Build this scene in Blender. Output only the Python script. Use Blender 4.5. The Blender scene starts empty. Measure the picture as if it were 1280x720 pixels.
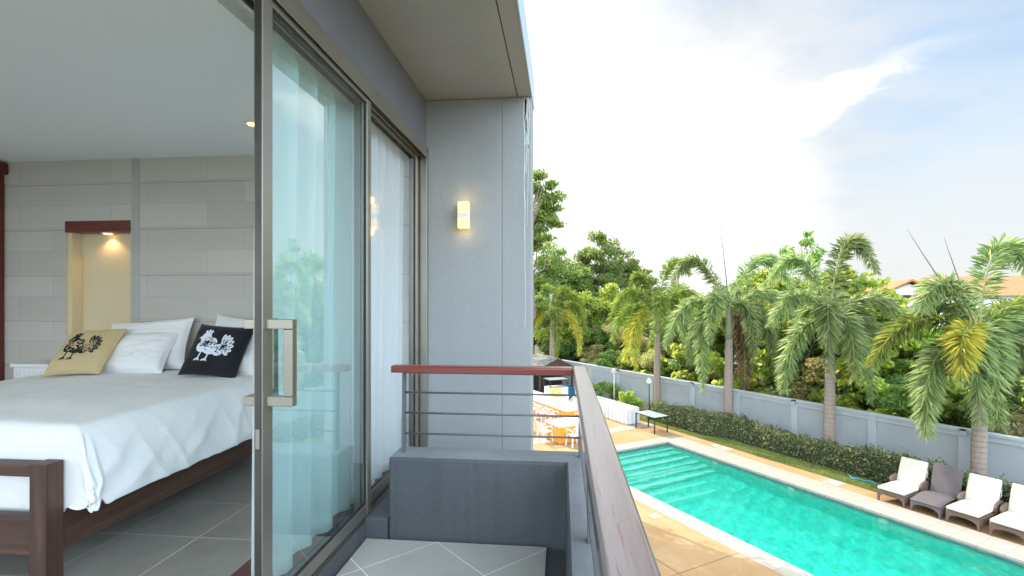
import bpy, bmesh, math, random
import numpy as np
from mathutils import Vector, Matrix, noise as mnoise
R = math.radians
random.seed(7); RNG = np.random.default_rng(11)
S = bpy.context.scene
COL = S.collection

# ------------------------------------------------------------------ camera
EYE = 1.45
cam = bpy.data.objects.new('camera', bpy.data.cameras.new('camera'))
COL.objects.link(cam); S.camera = cam
cam.data.sensor_width = 36.0; cam.data.lens = 36.0*630/1280
cam.data.shift_y = 15/1280
cam.location = (0, 0, EYE)
cam.rotation_euler = (R(90), 0, math.atan(63/630))
cam.data.clip_start = 0.03; cam.data.clip_end = 6000

# ------------------------------------------------------------------ light
SUN_AZ, SUN_EL = 41.0, 42.0            # degrees left of +Y, above the horizon
sdir = Vector((-math.sin(R(SUN_AZ))*math.cos(R(SUN_EL)), math.cos(R(SUN_AZ))*math.cos(R(SUN_EL)), math.sin(R(SUN_EL))))
sl = bpy.data.lights.new('sun', 'SUN'); sl.energy = 3.0; sl.angle = R(0.5); sl.color = (1.0, 0.90, 0.75)
so = bpy.data.objects.new('sun', sl); COL.objects.link(so)
so.rotation_euler = (-sdir).to_track_quat('-Z', 'Y').to_euler(); so.location = (-20, 20, 30)
S.view_settings.view_transform = 'Standard'; S.view_settings.look = 'None'
S.view_settings.exposure = 1.1; S.view_settings.gamma = 1.0
S.view_settings.use_curve_mapping = False

W = bpy.data.worlds.new('World'); S.world = W; W.use_nodes = True
SKY = 0.10
def build_world():
    nt = W.node_tree; N = nt.nodes; L = nt.links; N.clear()
    def nd(t, **k):
        n = N.new(t)
        for a, b in k.items(): setattr(n, a, b)
        return n
    def put(sock, v):
        if isinstance(v, bpy.types.NodeSocket): L.new(v, sock)
        else: sock.default_value = v
    def math_(op, a, b=0.0, c=None, clamp=False):
        n = nd('ShaderNodeMath', operation=op, use_clamp=clamp); put(n.inputs[0], a); put(n.inputs[1], b)
        if c is not None: put(n.inputs[2], c)
        return n.outputs[0]
    def dot(a, v):
        n = nd('ShaderNodeVectorMath', operation='DOT_PRODUCT'); put(n.inputs[0], a); n.inputs[1].default_value = v
        return n.outputs['Value']
    def sm(v, lo, hi, a=0.0, b=1.0):
        n = nd('ShaderNodeMapRange', interpolation_type='SMOOTHSTEP'); put(n.inputs[0], v)
        n.inputs[1].default_value = lo; n.inputs[2].default_value = hi; n.inputs[3].default_value = a; n.inputs[4].default_value = b
        return n.outputs[0]
    def noise_(vec, scale, detail=6, rough=0.55, dist=0.0):
        n = nd('ShaderNodeTexNoise'); L.new(vec, n.inputs['Vector']); n.inputs['Scale'].default_value = scale
        n.inputs['Detail'].default_value = detail; n.inputs['Roughness'].default_value = rough; n.inputs['Distortion'].default_value = dist
        return n.outputs['Fac']
    sky = nd('ShaderNodeTexSky', sky_type='NISHITA', sun_disc=False)
    sky.sun_elevation = R(SUN_EL); sky.sun_rotation = R(-SUN_AZ)
    sky.air_density = 1.0; sky.dust_density = 0.6; sky.ozone_density = 1.2
    D = nd('ShaderNodeTexCoord').outputs['Generated']
    # stretched coordinates so that the cirrus streaks lie low and long
    mp = nd('ShaderNodeMapping'); L.new(D, mp.inputs['Vector']); mp.inputs['Rotation'].default_value = (R(12), R(-28), 0); mp.inputs['Scale'].default_value = (1.0, 1.0, 3.2)
    n1 = noise_(mp.outputs[0], 1.7, 7, 0.58, 0.4)
    n2 = noise_(mp.outputs[0], 5.5, 7, 0.6, 0.6)
    n3 = noise_(D, 9.0, 8, 0.62, 0.3)
    # broad bright veil: direction of its middle
    bank = Vector((0.09, 1.01, 0.24)).normalized()
    veil = sm(math_('ADD', dot(D, bank), math_('MULTIPLY', math_('SUBTRACT', n1, 0.5), 0.22)), 0.86, 0.985)
    glow = sm(dot(D, sdir), 0.66, 0.97)
    # one feathered streak
    a = Vector((0.232, 1.03, 0.238)).normalized(); b = Vector((0.706, 1.075, 0.50)).normalized()
    nrm = a.cross(b).normalized(); mid = (a+b).normalized()
    off = math_('ABSOLUTE', math_('ADD', dot(D, nrm), math_('MULTIPLY', math_('ADD', math_('SUBTRACT', n2, 0.5), math_('MULTIPLY', math_('SUBTRACT', n3, 0.5), 0.7)), 0.10)))
    along = dot(D, (b-a).normalized())
    wid = sm(along, -0.22, 0.20, 0.105, 0.026)
    streak = math_('SUBTRACT', 1.0, math_('DIVIDE', off, wid), clamp=True)
    streak = math_('MULTIPLY', sm(streak, 0.0, 0.85), sm(math_('ADD', along, math_('MULTIPLY', math_('SUBTRACT', n3, 0.5), .16)), 0.24, 0.08))
    wisps = math_('MULTIPLY', sm(n2, 0.50, 0.78), 0.5)
    veil2 = sm(math_('ADD', dot(D, Vector((0.09, 1.0, 0.16)).normalized()), math_('MULTIPLY', math_('SUBTRACT', n1, 0.5), 0.10)), 0.915, 0.985)
    low = sm(nd_z(N, L, D), 0.40, 0.06, 0.0, 0.80)
    thin = math_('MULTIPLY', sm(n1, 0.34, 0.68, 0.34, 0.66), 1.0)
    def over(x, y):   # 1-(1-x)(1-y)
        return math_('SUBTRACT', 1.0, math_('MULTIPLY', math_('SUBTRACT', 1.0, x), math_('SUBTRACT', 1.0, y)), clamp=True)
    high = sm(nd_z(N, L, D), 0.50, 0.80)                      # unseen overhead cloud, brightened to raise the ambient light
    back = sm(dot(D, Vector((0.35, -1, 0)).normalized()), 0.0, 0.55)       # and unseen cloud behind the camera, added to light balcony and bedroom
    fill_ = over(math_('MULTIPLY', high, 0.22), back)
    cov = over(over(over(veil, glow), over(wisps, low)), over(over(streak, thin), math_('MULTIPLY', fill_, 0.85)))
    bright = math_('ADD', math_('ADD', CLOUD, math_('MULTIPLY', glow, CLOUD_GLOW)), math_('MULTIPLY', math_('MAXIMUM', streak, math_('MULTIPLY', veil2, 0.8)), 0.20))
    bright = math_('ADD', bright, math_('MULTIPLY', fill_, CLOUD_FILL))
    grey = math_('MULTIPLY', sm(n1, 0.55, 0.40), 0.07)
    bright = math_('MULTIPLY', bright, math_('SUBTRACT', 1.0, grey))
    tint = nd('ShaderNodeMix', data_type='RGBA'); put(tint.inputs[0], fill_); tint.inputs[6].default_value = (0.98, 0.99, 1.0, 1); tint.inputs[7].default_value = (0.80, 0.93, 1.05, 1)
    cl = nd('ShaderNodeVectorMath', operation='SCALE'); L.new(tint.outputs[2], cl.inputs[0]); put(cl.inputs['Scale'], math_('DIVIDE', bright, SKY))
    mx = nd('ShaderNodeMix', data_type='RGBA'); put(mx.inputs[0], cov)
    tn = nd('ShaderNodeMix', data_type='RGBA', blend_type='MULTIPLY'); tn.inputs[0].default_value = 1.0; L.new(sky.outputs[0], tn.inputs[6]); tn.inputs[7].default_value = (0.86, 1.10, 1.12, 1); L.new(tn.outputs[2], mx.inputs[6]); L.new(cl.outputs[0], mx.inputs[7])
    bg = nd('ShaderNodeBackground'); bg.inputs['Strength'].default_value = SKY; L.new(mx.outputs[2], bg.inputs['Color'])
    out = nd('ShaderNodeOutputWorld'); L.new(bg.outputs[0], out.inputs['Surface'])
def nd_z(N, L, D):
    s = N.new('ShaderNodeSeparateXYZ'); L.new(D, s.inputs[0]); return s.outputs[2]
CLOUD, CLOUD_GLOW, CLOUD_FILL = 0.425, 0.75, 2.0
build_world()

# ------------------------------------------------------------------ helpers: materials
class NT:
    def __init__(s, name):
        s.m = bpy.data.materials.new(name); s.m.use_nodes = True
        s.N = s.m.node_tree.nodes; s.L = s.m.node_tree.links
        s.b = s.N['Principled BSDF']; s.out = s.N['Material Output']
    def nd(s, t, **k):
        n = s.N.new(t)
        for a, b in k.items(): setattr(n, a, b)
        return n
    def put(s, sock, v):
        if isinstance(v, bpy.types.NodeSocket): s.L.new(v, sock)
        else: sock.default_value = v
    def co(s, out='Object', scale=(1, 1, 1), rot=(0, 0, 0), loc=(0, 0, 0)):
        t = s.nd('ShaderNodeTexCoord'); m = s.nd('ShaderNodeMapping'); s.L.new(t.outputs[out], m.inputs[0])
        m.inputs['Scale'].default_value = scale; m.inputs['Rotation'].default_value = rot; m.inputs['Location'].default_value = loc
        return m.outputs[0]
    def noise(s, vec, scale, detail=5, rough=0.55, dist=0, out='Fac'):
        n = s.nd('ShaderNodeTexNoise'); s.L.new(vec, n.inputs['Vector']); n.inputs['Scale'].default_value = scale
        n.inputs['Detail'].default_value = detail; n.inputs['Roughness'].default_value = rough; n.inputs['Distortion'].default_value = dist
        return n.outputs[out]
    def math(s, op, a, b=0.0, clamp=False):
        n = s.nd('ShaderNodeMath', operation=op, use_clamp=clamp); s.put(n.inputs[0], a); s.put(n.inputs[1], b); return n.outputs[0]
    def rng(s, v, lo, hi, a=0.0, b=1.0):
        n = s.nd('ShaderNodeMapRange'); s.put(n.inputs[0], v)
        for i, q in enumerate((lo, hi, a, b)): n.inputs[i+1].default_value = q
        return n.outputs[0]
    def mix(s, f, a, b):
        n = s.nd('ShaderNodeMix', data_type='RGBA'); s.put(n.inputs[0], f)
        for i, q in ((6, a), (7, b)):
            if isinstance(q, bpy.types.NodeSocket): s.L.new(q, n.inputs[i])
            else: n.inputs[i].default_value = (*q, 1)
        return n.outputs[2]
    def bump(s, h, strength=0.3, dist=0.01):
        n = s.nd('ShaderNodeBump'); n.inputs['Strength'].default_value = strength; n.inputs['Distance'].default_value = dist
        s.L.new(h, n.inputs['Height']); return n.outputs[0]
    def ramp(s, f, stops, interp='LINEAR'):
        n = s.nd('ShaderNodeValToRGB'); s.L.new(f, n.inputs[0]); cr = n.color_ramp; cr.interpolation = interp
        while len(cr.elements) < len(stops): cr.elements.new(0.5)
        for e, (p, c) in zip(cr.elements, stops): e.position = p; e.color = (*c, 1)
        return n.outputs[0]
def pm(name, c1, c2=None, scale=3.0, rough=0.6, bump=0.0, bscale=60, bdist=0.004, metal=0.0, spec=0.5, stretch=(1, 1, 1), lo=0.35, hi=0.65):
    t = NT(name); v = t.co(scale=stretch)
    if c2: t.L.new(t.mix(t.rng(t.noise(v, scale), lo, hi), c1, c2), t.b.inputs['Base Color'])
    else: t.b.inputs['Base Color'].default_value = (*c1, 1)
    t.b.inputs['Roughness'].default_value = rough; t.b.inputs['Metallic'].default_value = metal
    t.b.inputs['Specular IOR Level'].default_value = spec
    if bump: t.L.new(t.bump(t.noise(v, bscale, 4), bump, bdist), t.b.inputs['Normal'])
    return t.m
def leaf_mat(name, stops, trans=0.35, rough=0.45, spec=0.35):
    t = NT(name); g = t.nd('ShaderNodeNewGeometry')
    o = t.nd('ShaderNodeObjectInfo')
    c = t.ramp(g.outputs['Random Per Island'], stops)
    hsv = t.nd('ShaderNodeHueSaturation'); t.L.new(c, hsv.inputs['Color'])
    t.L.new(t.rng(o.outputs['Random'], 0, 1, 0.8, 1.2), hsv.inputs['Value'])
    t.L.new(t.rng(o.outputs['Random'], 0, 1, 0.485, 0.515), hsv.inputs['Hue'])
    t.L.new(hsv.outputs[0], t.b.inputs['Base Color']); t.b.inputs['Roughness'].default_value = rough
    t.b.inputs['Specular IOR Level'].default_value = spec
    tr = t.nd('ShaderNodeBsdfTranslucent'); 
    hs2 = t.nd('ShaderNodeHueSaturation'); t.L.new(hsv.outputs[0], hs2.inputs['Color']); hs2.inputs['Value'].default_value = 2.3; hs2.inputs['Hue'].default_value = 0.485
    t.L.new(hs2.outputs[0], tr.inputs['Color'])
    m = t.nd('ShaderNodeMixShader'); m.inputs[0].default_value = trans
    t.L.new(t.b.outputs[0], m.inputs[1]); t.L.new(tr.outputs[0], m.inputs[2]); t.L.new(m.outputs[0], t.out.inputs['Surface'])
    return t.m
M = {}
# ------------------------------------------------------------------ helpers: geometry
class MB:
    def __init__(s): s.v = []; s.f = []
    def add(s, vs, fs):
        o = len(s.v); s.v += [tuple(p) for p in vs]; s.f += [tuple(i+o for i in f) for f in fs]; return s
    def box(s, x0, x1, y0, y1, z0, z1):
        v = [(x, y, z) for z in (z0, z1) for y in (y0, y1) for x in (x0, x1)]
        return s.add(v, [(0, 2, 3, 1), (4, 5, 7, 6), (0, 1, 5, 4), (2, 6, 7, 3), (0, 4, 6, 2), (1, 3, 7, 5)])
    def bar(s, a, b, w, h, up=(0, 0, 1)):
        a = Vector(a); b = Vector(b); d = (b-a).normalized(); u = Vector(up)
        if abs(d.dot(u)) > .98: u = Vector((0, 1, 0))
        x = d.cross(u).normalized(); y = x.cross(d)
        vs = [p + x*(w/2*i) + y*(h/2*j) for p in (a, b) for i, j in ((-1, -1), (1, -1), (1, 1), (-1, 1))]
        return s.add(vs, [(3, 2, 1, 0), (4, 5, 6, 7), (0, 1, 5, 4), (1, 2, 6, 5), (2, 3, 7, 6), (3, 0, 4, 7)])
    def tube(s, pts, rad, n=8, cap=True):
        pts = [Vector(p) for p in pts]
        if not hasattr(rad, '__len__'): rad = [rad]*len(pts)
        o = len(s.v); pr = None
        for i, p in enumerate(pts):
            t = (pts[min(i+1, len(pts)-1)]-pts[max(i-1, 0)]).normalized()
            if pr is None:
                pr = t.orthogonal().normalized()
            pr = (pr - t*pr.dot(t)).normalized(); q = t.cross(pr)
            for k in range(n):
                a = 2*math.pi*k/n; s.v.append(tuple(p+(pr*math.cos(a)+q*math.sin(a))*rad[i]))
        for i in range(len(pts)-1):
            for k in range(n):
                k2 = (k+1) % n; s.f.append((o+i*n+k, o+i*n+k2, o+(i+1)*n+k2, o+(i+1)*n+k))
        if cap:
            s.f.append(tuple(o+k for k in reversed(range(n)))); s.f.append(tuple(o+(len(pts)-1)*n+k for k in range(n)))
        return s
    def lathe(s, prof, n=16, c=(0, 0, 0)):
        return s.tube([(c[0], c[1], c[2]+z) for r, z in prof], [max(r, 1e-4) for r, z in prof], n)
    def quad(s, a, b, c, d): return s.add([a, b, c, d], [(0, 1, 2, 3)])
    def prism(s, poly, x0, x1, axis='x'):
        n = len(poly)
        def mk(x, p): return (x, p[0], p[1]) if axis == 'x' else ((p[0], x, p[1]) if axis == 'y' else (p[0], p[1], x))
        vs = [mk(x0, p) for p in poly]+[mk(x1, p) for p in poly]
        return s.add(vs, [tuple(reversed(range(n))), tuple(range(n, 2*n))]+[(i, (i+1) % n, n+(i+1) % n, n+i) for i in range(n)])
    def grid(s, fn, nu, nv):
        o = len(s.v)
        for j in range(nv+1):
            for i in range(nu+1): s.v.append(tuple(fn(i/nu, j/nv)))
        for j in range(nv):
            for i in range(nu):
                a = o+j*(nu+1)+i; s.f.append((a, a+1, a+nu+2, a+nu+1))
        return s
def tag(o, label=None, cat=None, group=None, kind=None):
    if label: o['label'] = label
    if cat: o['category'] = cat
    if group: o['group'] = group
    if kind: o['kind'] = kind
    return o
def mesh_obj(name, mb, mat, parent=None, smooth=False, bevel=0.0, recalc=True):
    me = bpy.data.meshes.new(name)
    if isinstance(mb, tuple):   # numpy verts, tri array
        v, f = mb
        me.vertices.add(len(v)); me.vertices.foreach_set('co', v.astype(np.float32).ravel())
        k = f.shape[1]
        me.loops.add(f.size); me.loops.foreach_set('vertex_index', f.astype(np.int32).ravel())
        me.polygons.add(len(f)); me.polygons.foreach_set('loop_start', np.arange(len(f), dtype=np.int32)*k)
        me.polygons.foreach_set('loop_total', np.full(len(f), k, np.int32)); me.update(calc_edges=True)
    else:
        me.from_pydata(mb.v, [], mb.f)
        if recalc:
            b = bmesh.new(); b.from_mesh(me); bmesh.ops.recalc_face_normals(b, faces=b.faces); b.to_mesh(me); b.free()
    if mat: me.materials.append(M[mat] if isinstance(mat, str) else mat)
    if smooth:
        me.polygons.foreach_set('use_smooth', np.ones(len(me.polygons), bool))
    o = bpy.data.objects.new(name, me); COL.objects.link(o)
    if parent: o.parent = parent
    if bevel:
        md = o.modifiers.new('bevel', 'BEVEL'); md.width = bevel; md.segments = 2; md.limit_method = 'ANGLE'; md.angle_limit = R(40)
    return o
def thing(name, label, cat, loc=(0, 0, 0), rz=0.0, group=None):
    o = bpy.data.objects.new(name, None); COL.objects.link(o); o.location = loc; o.rotation_euler = (0, 0, rz); o.empty_display_size = .2
    return tag(o, label, cat, group)
def dup(root, loc=None, rz=None, label=None, scale=None):
    def cp(o, par):
        c = o.copy(); COL.objects.link(c)
        if par: c.parent = par
        for ch in list(o.children): cp(ch, c)
        return c
    r = cp(root, None)
    if loc is not None: r.location = loc
    if rz is not None: r.rotation_euler = (0, 0, rz)
    if scale is not None: r.scale = (scale,)*3 if not hasattr(scale, '__len__') else scale
    if label: r['label'] = label
    return r
def struct(name, mb, mat, **k):
    o = mesh_obj(name, mb, mat, **k); o['kind'] = 'structure'; return o

# ------------------------------------------------------------------ materials
def plaster(name, c1, c2, streak=0.0, bs=.55):
    t = NT(name); v = t.co()
    n = t.rng(t.noise(v, 1.3, 6, .6), .3, .7)
    c = t.mix(n, c1, c2)
    vs = t.co(scale=(9, 9, .5)); n2 = t.rng(t.noise(vs, 1.2, 5, .6), .5, .75)
    if streak: c = t.mix(t.math('MULTIPLY', n2, streak), c, tuple(q*.72 for q in c1))
    sp = t.rng(t.noise(v, 3.4, 8, .72, .4), .60, .74); c = t.mix(t.math('MULTIPLY', sp, .30), c, tuple(q*.70 for q in c1))
    ch = t.rng(t.noise(v, 17, 6, .7), .70, .76); c = t.mix(t.math('MULTIPLY', ch, .35), c, tuple(min(1, q*1.7) for q in c2))
    t.L.new(c, t.b.inputs['Base Color']); t.b.inputs['Roughness'].default_value = .62; t.b.inputs['Specular IOR Level'].default_value = .35
    h = t.math('ADD', t.noise(v, 90, 3, .6), t.math('MULTIPLY', t.noise(v, 25, 3, .5), .6))
    t.L.new(t.bump(h, bs, .006), t.b.inputs['Normal'])
    return t.m
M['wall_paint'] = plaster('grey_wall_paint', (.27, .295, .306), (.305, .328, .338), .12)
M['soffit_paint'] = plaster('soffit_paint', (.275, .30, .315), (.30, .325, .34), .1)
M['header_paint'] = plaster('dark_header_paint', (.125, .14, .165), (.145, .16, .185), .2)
M['parapet_paint'] = plaster('dark_parapet_paint', (.066, .074, .085), (.092, .10, .112), .45)
M['parapet_top'] = plaster('pale_parapet_top', (.15, .17, .19), (.26, .28, .30), .0)  # mottled, paler than the parapet's upright faces
M['white_paint'] = pm('white_paint', (.75, .76, .76), (.70, .71, .72), 2, .55, .1)
M['fascia_paint'] = pm('fascia_paint', (.34, .48, .57), (.30, .44, .54), 1.5, .35, .1)
M['ceiling_paint'] = pm('ceiling_paint', (.80, .84, .845), (.78, .82, .83), .8, .6, .08)
M['alu'] = pm('champagne_aluminium', (.33, .315, .275), (.29, .275, .24), 2, .34, .05, 200, .001, metal=.75)
M['alu_dark'] = pm('dark_track_aluminium', (.07, .07, .065), (.10, .098, .09), 3, .4, 0, metal=.6)
M['rubber'] = pm('black_gasket', (.012, .012, .013), None, rough=.6)
M['steel'] = pm('brushed_steel', (.40, .375, .33), (.34, .315, .275), 2, .32, .05, 150, .001, metal=.9)
M['bar_paint'] = pm('grey_railing_paint', (.085, .095, .105), (.11, .12, .13), 5, .4, .05, 80)
M['drip'] = pm('white_paint_drip', (.62, .68, .68), (.5, .56, .57), 8, .7)
M['white_metal'] = pm('white_plastic', (.78, .78, .77), (.74, .74, .73), 3, .4)

def glass(name, tint, boost=1.9, rough=0.0):
    t = NT(name); t.N.remove(t.b)
    fr = t.nd('ShaderNodeFresnel'); fr.inputs['IOR'].default_value = 1.5
    tr = t.nd('ShaderNodeBsdfTransparent'); tr.inputs['Color'].default_value = (*tint, 1)
    gl = t.nd('ShaderNodeBsdfGlossy'); gl.inputs['Roughness'].default_value = rough; gl.inputs['Color'].default_value = (.95, .98, 1, 1)
    g = t.nd('ShaderNodeNewGeometry'); front = t.math('SUBTRACT', 1.0, g.outputs['Backfacing'])
    m = t.nd('ShaderNodeMixShader'); t.L.new(t.math('MULTIPLY', t.math('MULTIPLY', fr.outputs[0], boost), front, True), m.inputs[0])
    t.L.new(tr.outputs[0], m.inputs[1]); t.L.new(gl.outputs[0], m.inputs[2]); t.L.new(m.outputs[0], t.out.inputs['Surface'])
    return t.m
M['glass'] = glass('teal_door_glass', (.84, .965, .968), 2.7)
M['glass_clear'] = glass('clear_window_glass', (.95, .98, 1.0), 1.3)
def sheer():
    t = NT('white_sheer_fabric'); v = t.co(scale=(1, 1, 1))
    t.b.inputs['Base Color'].default_value = (.88, .89, .89, 1); t.b.inputs['Roughness'].default_value = .8
    tl = t.nd('ShaderNodeBsdfTranslucent'); tl.inputs['Color'].default_value = (.9, .92, .92, 1)
    tp = t.nd('ShaderNodeBsdfTransparent')
    a = t.nd('ShaderNodeMixShader'); a.inputs[0].default_value = .42; b = t.nd('ShaderNodeMixShader'); b.inputs[0].default_value = .16
    t.L.new(t.b.outputs[0], a.inputs[1]); t.L.new(tl.outputs[0], a.inputs[2]); t.L.new(a.outputs[0], b.inputs[1]); t.L.new(tp.outputs[0], b.inputs[2]); t.L.new(b.outputs[0], t.out.inputs['Surface'])
    return t.m
M['sheer'] = sheer()

def wood(name, c1, c2, c3, axis, rough, cracks=0.0, coat=0.0, sc=1.0):
    t = NT(name); st = {'x': (1.2, 26, 26), 'y': (26, 1.2, 26), 'z': (26, 26, 1.2)}[axis]; st = tuple(q*sc for q in st)
    v = t.co(scale=st); g = t.noise(v, 1.0, 6, .6, .6)
    c = t.ramp(g, [(.25, c1), (.5, c2), (.78, c3)])
    fine = t.noise(t.co(scale=tuple(q*4 for q in st)), 1.0, 4, .6, .3)
    if cracks:
        k = t.rng(fine, .575, .64); c = t.mix(t.math('MULTIPLY', k, cracks), c, (.13, .028, .018))
    t.L.new(c, t.b.inputs['Base Color']); t.b.inputs['Roughness'].default_value = rough; t.b.inputs['Coat Weight'].default_value = coat; t.b.inputs['Coat Roughness'].default_value = .18
    t.L.new(t.bump(t.math('ADD', g, fine), .22, .002), t.b.inputs['Normal'])
    return t.m
M['rail_wood'] = wood('varnished_rail_wood', (.10, .014, .010), (.17, .026, .018), (.23, .045, .028), 'x', .3, 0, .5)
M['rail_wood_y'] = wood('weathered_rail_wood', (.14, .08, .07), (.18, .13, .125), (.225, .185, .185), 'y', .24, .8, .9)
M['bed_wood'] = wood('dark_bed_wood', (.030, .013, .009), (.065, .030, .020), (.13, .062, .042), 'y', .5)
M['bed_wood_z'] = wood('dark_bed_post_wood', (.030, .013, .009), (.065, .030, .020), (.13, .062, .042), 'z', .5)
M['bed_wood_x'] = wood('dark_bed_rail_wood', (.030, .013, .009), (.065, .030, .020), (.12, .055, .038), 'x', .5)
M['red_wood'] = wood('dark_red_wood', (.09, .012, .009), (.14, .022, .016), (.18, .035, .024), 'x', .4)
M['floor_wood'] = wood('red_floor_board', (.07, .018, .012), (.12, .034, .022), (.16, .05, .034), 'y', .35)

def tiles(name, size, off, rot, c1, c2, grout, gw, rough):
    t = NT(name); v = t.co(rot=(0, 0, rot)); s = t.nd('ShaderNodeSeparateXYZ'); t.L.new(v, s.inputs[0])
    ms = []; cells = []
    for i in (0, 1):
        q = t.math('DIVIDE', t.math('ADD', s.outputs[i], off[i]), size); fr = t.math('FRACT', q); cells.append(t.math('FLOOR', q))
        d = t.math('MINIMUM', fr, t.math('SUBTRACT', 1.0, fr)); ms.append(d)
    d = t.math('MINIMUM', ms[0], ms[1]); g = t.math('LESS_THAN', d, gw/size/2)
    cx = t.nd('ShaderNodeCombineXYZ'); t.L.new(cells[0], cx.inputs[0]); t.L.new(cells[1], cx.inputs[1])
    wn = t.nd('ShaderNodeTexWhiteNoise', noise_dimensions='2D'); t.L.new(cx.outputs[0], wn.inputs['Vector'])
    vv = t.nd('ShaderNodeVectorMath', operation='ADD'); t.L.new(v, vv.inputs[0]); t.L.new(wn.outputs['Color'], vv.inputs[1])
    f = t.math('ADD', t.math('MULTIPLY', t.rng(t.noise(vv.outputs[0], 4, 7, .65), .3, .7), .7), t.math('MULTIPLY', wn.outputs['Value'], .3))
    c = t.mix(g, t.mix(f, c1, c2), grout)
    t.L.new(c, t.b.inputs['Base Color']); t.L.new(t.math('ADD', rough, t.math('MULTIPLY', g, .35)), t.b.inputs['Roughness'])
    t.L.new(t.bump(t.rng(d, 0, gw/size), .3, .002), t.b.inputs['Normal'])
    return t.m
M['bed_tiles'] = tiles('bedroom_floor_tile', .48, (2.12, .125), 0, (.29, .275, .245), (.395, .375, .34), (.62, .61, .58), .006, .38)
M['balc_tiles'] = tiles('balcony_floor_tile', .475, (2.62, -1.565), R(45), (.35, .355, .335), (.435, .435, .405), (.72, .72, .69), .006, .35)
def stone_wall():
    t = NT('sandstone_block_wall'); v = t.co(scale=(1, 1, 1)); s = t.nd('ShaderNodeSeparateXYZ'); t.L.new(v, s.inputs[0])
    cb = t.nd('ShaderNodeCombineXYZ'); t.L.new(s.outputs[0], cb.inputs[0]); t.L.new(s.outputs[2], cb.inputs[1])
    br = t.nd('ShaderNodeTexBrick'); t.L.new(cb.outputs[0], br.inputs['Vector']); br.inputs['Scale'].default_value = 1.0
    br.inputs['Brick Width'].default_value = .95; br.inputs['Row Height'].default_value = .212; br.inputs['Mortar Size'].default_value = .0022; br.inputs['Mortar Smooth'].default_value = .3
    br.inputs['Color1'].default_value = (.56, .525, .47, 1); br.inputs['Color2'].default_value = (.44, .41, .37, 1); br.inputs['Mortar'].default_value = (.36, .345, .325, 1)
    br.offset = .37; br.inputs['Bias'].default_value = -.35
    fr = t.math('FRACT', t.math('DIVIDE', t.math('ADD', s.outputs[2], .02), .424)); d = t.math('MINIMUM', fr, t.math('SUBTRACT', 1.0, fr)); ln = t.math('LESS_THAN', d, .009)
    lo = t.noise(t.co(scale=(1.2, 1, 5)), 2.2, 7, .65, .5)
    c = t.mix(t.rng(lo, .3, .75, 0, .45), br.outputs['Color'], (.55, .52, .475))
    c = t.mix(t.math('MULTIPLY', ln, .7), c, (.25, .24, .22))
    t.L.new(c, t.b.inputs['Base Color']); t.b.inputs['Roughness'].default_value = .75
    h = t.math('SUBTRACT', t.math('MULTIPLY', t.noise(v, 40, 4), .3), ln)
    t.L.new(t.bump(h, .4, .004), t.b.inputs['Normal']); return t.m
M['stone'] = stone_wall()
M['cream'] = pm('cream_niche_paint', (.72, .60, .39), (.68, .565, .36), 2, .6, .05)
def fabric(name, c1, c2, rough=.85, wr=.25):
    t = NT(name); v = t.co()
    t.L.new(t.mix(t.rng(t.noise(v, 3, 4), .35, .65), c1, c2), t.b.inputs['Base Color']); t.b.inputs['Roughness'].default_value = rough
    t.b.inputs['Sheen Weight'].default_value = .15; t.b.inputs['Specular IOR Level'].default_value = .2
    h = t.math('ADD', t.noise(t.co(scale=(1, 1, 1)), 9, 5, .55, 1.2), t.math('MULTIPLY', t.noise(v, 420, 2), .12))
    t.L.new(t.bump(h, wr, .02), t.b.inputs['Normal']); return t.m
M['linen'] = fabric('white_bed_linen', (.82, .83, .84), (.80, .81, .83))
M['pillow'] = fabric('white_pillow_cotton', (.83, .83, .83), (.80, .80, .81), wr=.35)
M['tan_cloth'] = fabric('tan_cushion_cloth', (.60, .47, .26), (.56, .43, .23))
M['black_cloth'] = fabric('black_cushion_cloth', (.010, .011, .015), (.014, .015, .02))
M['ink_black'] = pm('black_print', (.012, .012, .012), rough=.9)
M['ink_white'] = pm('white_print', (.74, .78, .86), rough=.9)
def emit(name, col, st, base=(.8, .7, .4)):
    t = NT(name); t.b.inputs['Base Color'].default_value = (*base, 1); t.b.inputs['Emission Color'].default_value = (*col, 1); t.b.inputs['Emission Strength'].default_value = st
    return t.m
M['lamp_glow'] = emit('yellow_lamp_glow', (1, .60, .10), .50)
M['bulb'] = emit('warm_bulb', (1, .55, .15), 2.5)

# outdoors
def deck():
    t = NT('orange_sand_deck'); v = t.co()
    n = t.noise(v, .8, 6, .6); f = t.noise(v, 140, 3, .6)
    c = t.mix(t.rng(n, .3, .7), (.37, .225, .105), (.43, .275, .14)); c = t.mix(t.rng(f, .3, .7, 0, .35), c, (.31, .185, .085))
    st = t.rng(t.noise(v, 2.6, 7, .7), .60, .72); c = t.mix(t.math('MULTIPLY', st, .45), c, (.22, .135, .07)); wp = t.rng(t.noise(t.co(loc=(3, 7, 0)), .55, 5, .62, .8), .52, .60); c = t.mix(t.math('MULTIPLY', wp, .22), c, (.50, .38, .25))
    t.L.new(c, t.b.inputs['Base Color']); t.b.inputs['Roughness'].default_value = .85; t.b.inputs['Specular IOR Level'].default_value = .2
    t.L.new(t.bump(f, .4, .004), t.b.inputs['Normal']); return t.m
M['deck'] = deck()
M['coping'] = tiles('pale_coping_stone', .49, (.11, .1), 0, (.33, .285, .24), (.41, .36, .31), (.21, .185, .16), .010, .6)
M['lawn'] = pm('lawn_soil', (.10, .135, .03), (.17, .17, .05), 2.2, .95, .5, 60, .02)
M['ground'] = pm('rough_ground', (.06, .075, .025), (.10, .10, .04), .35, .95, .4, 8, .05)
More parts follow.
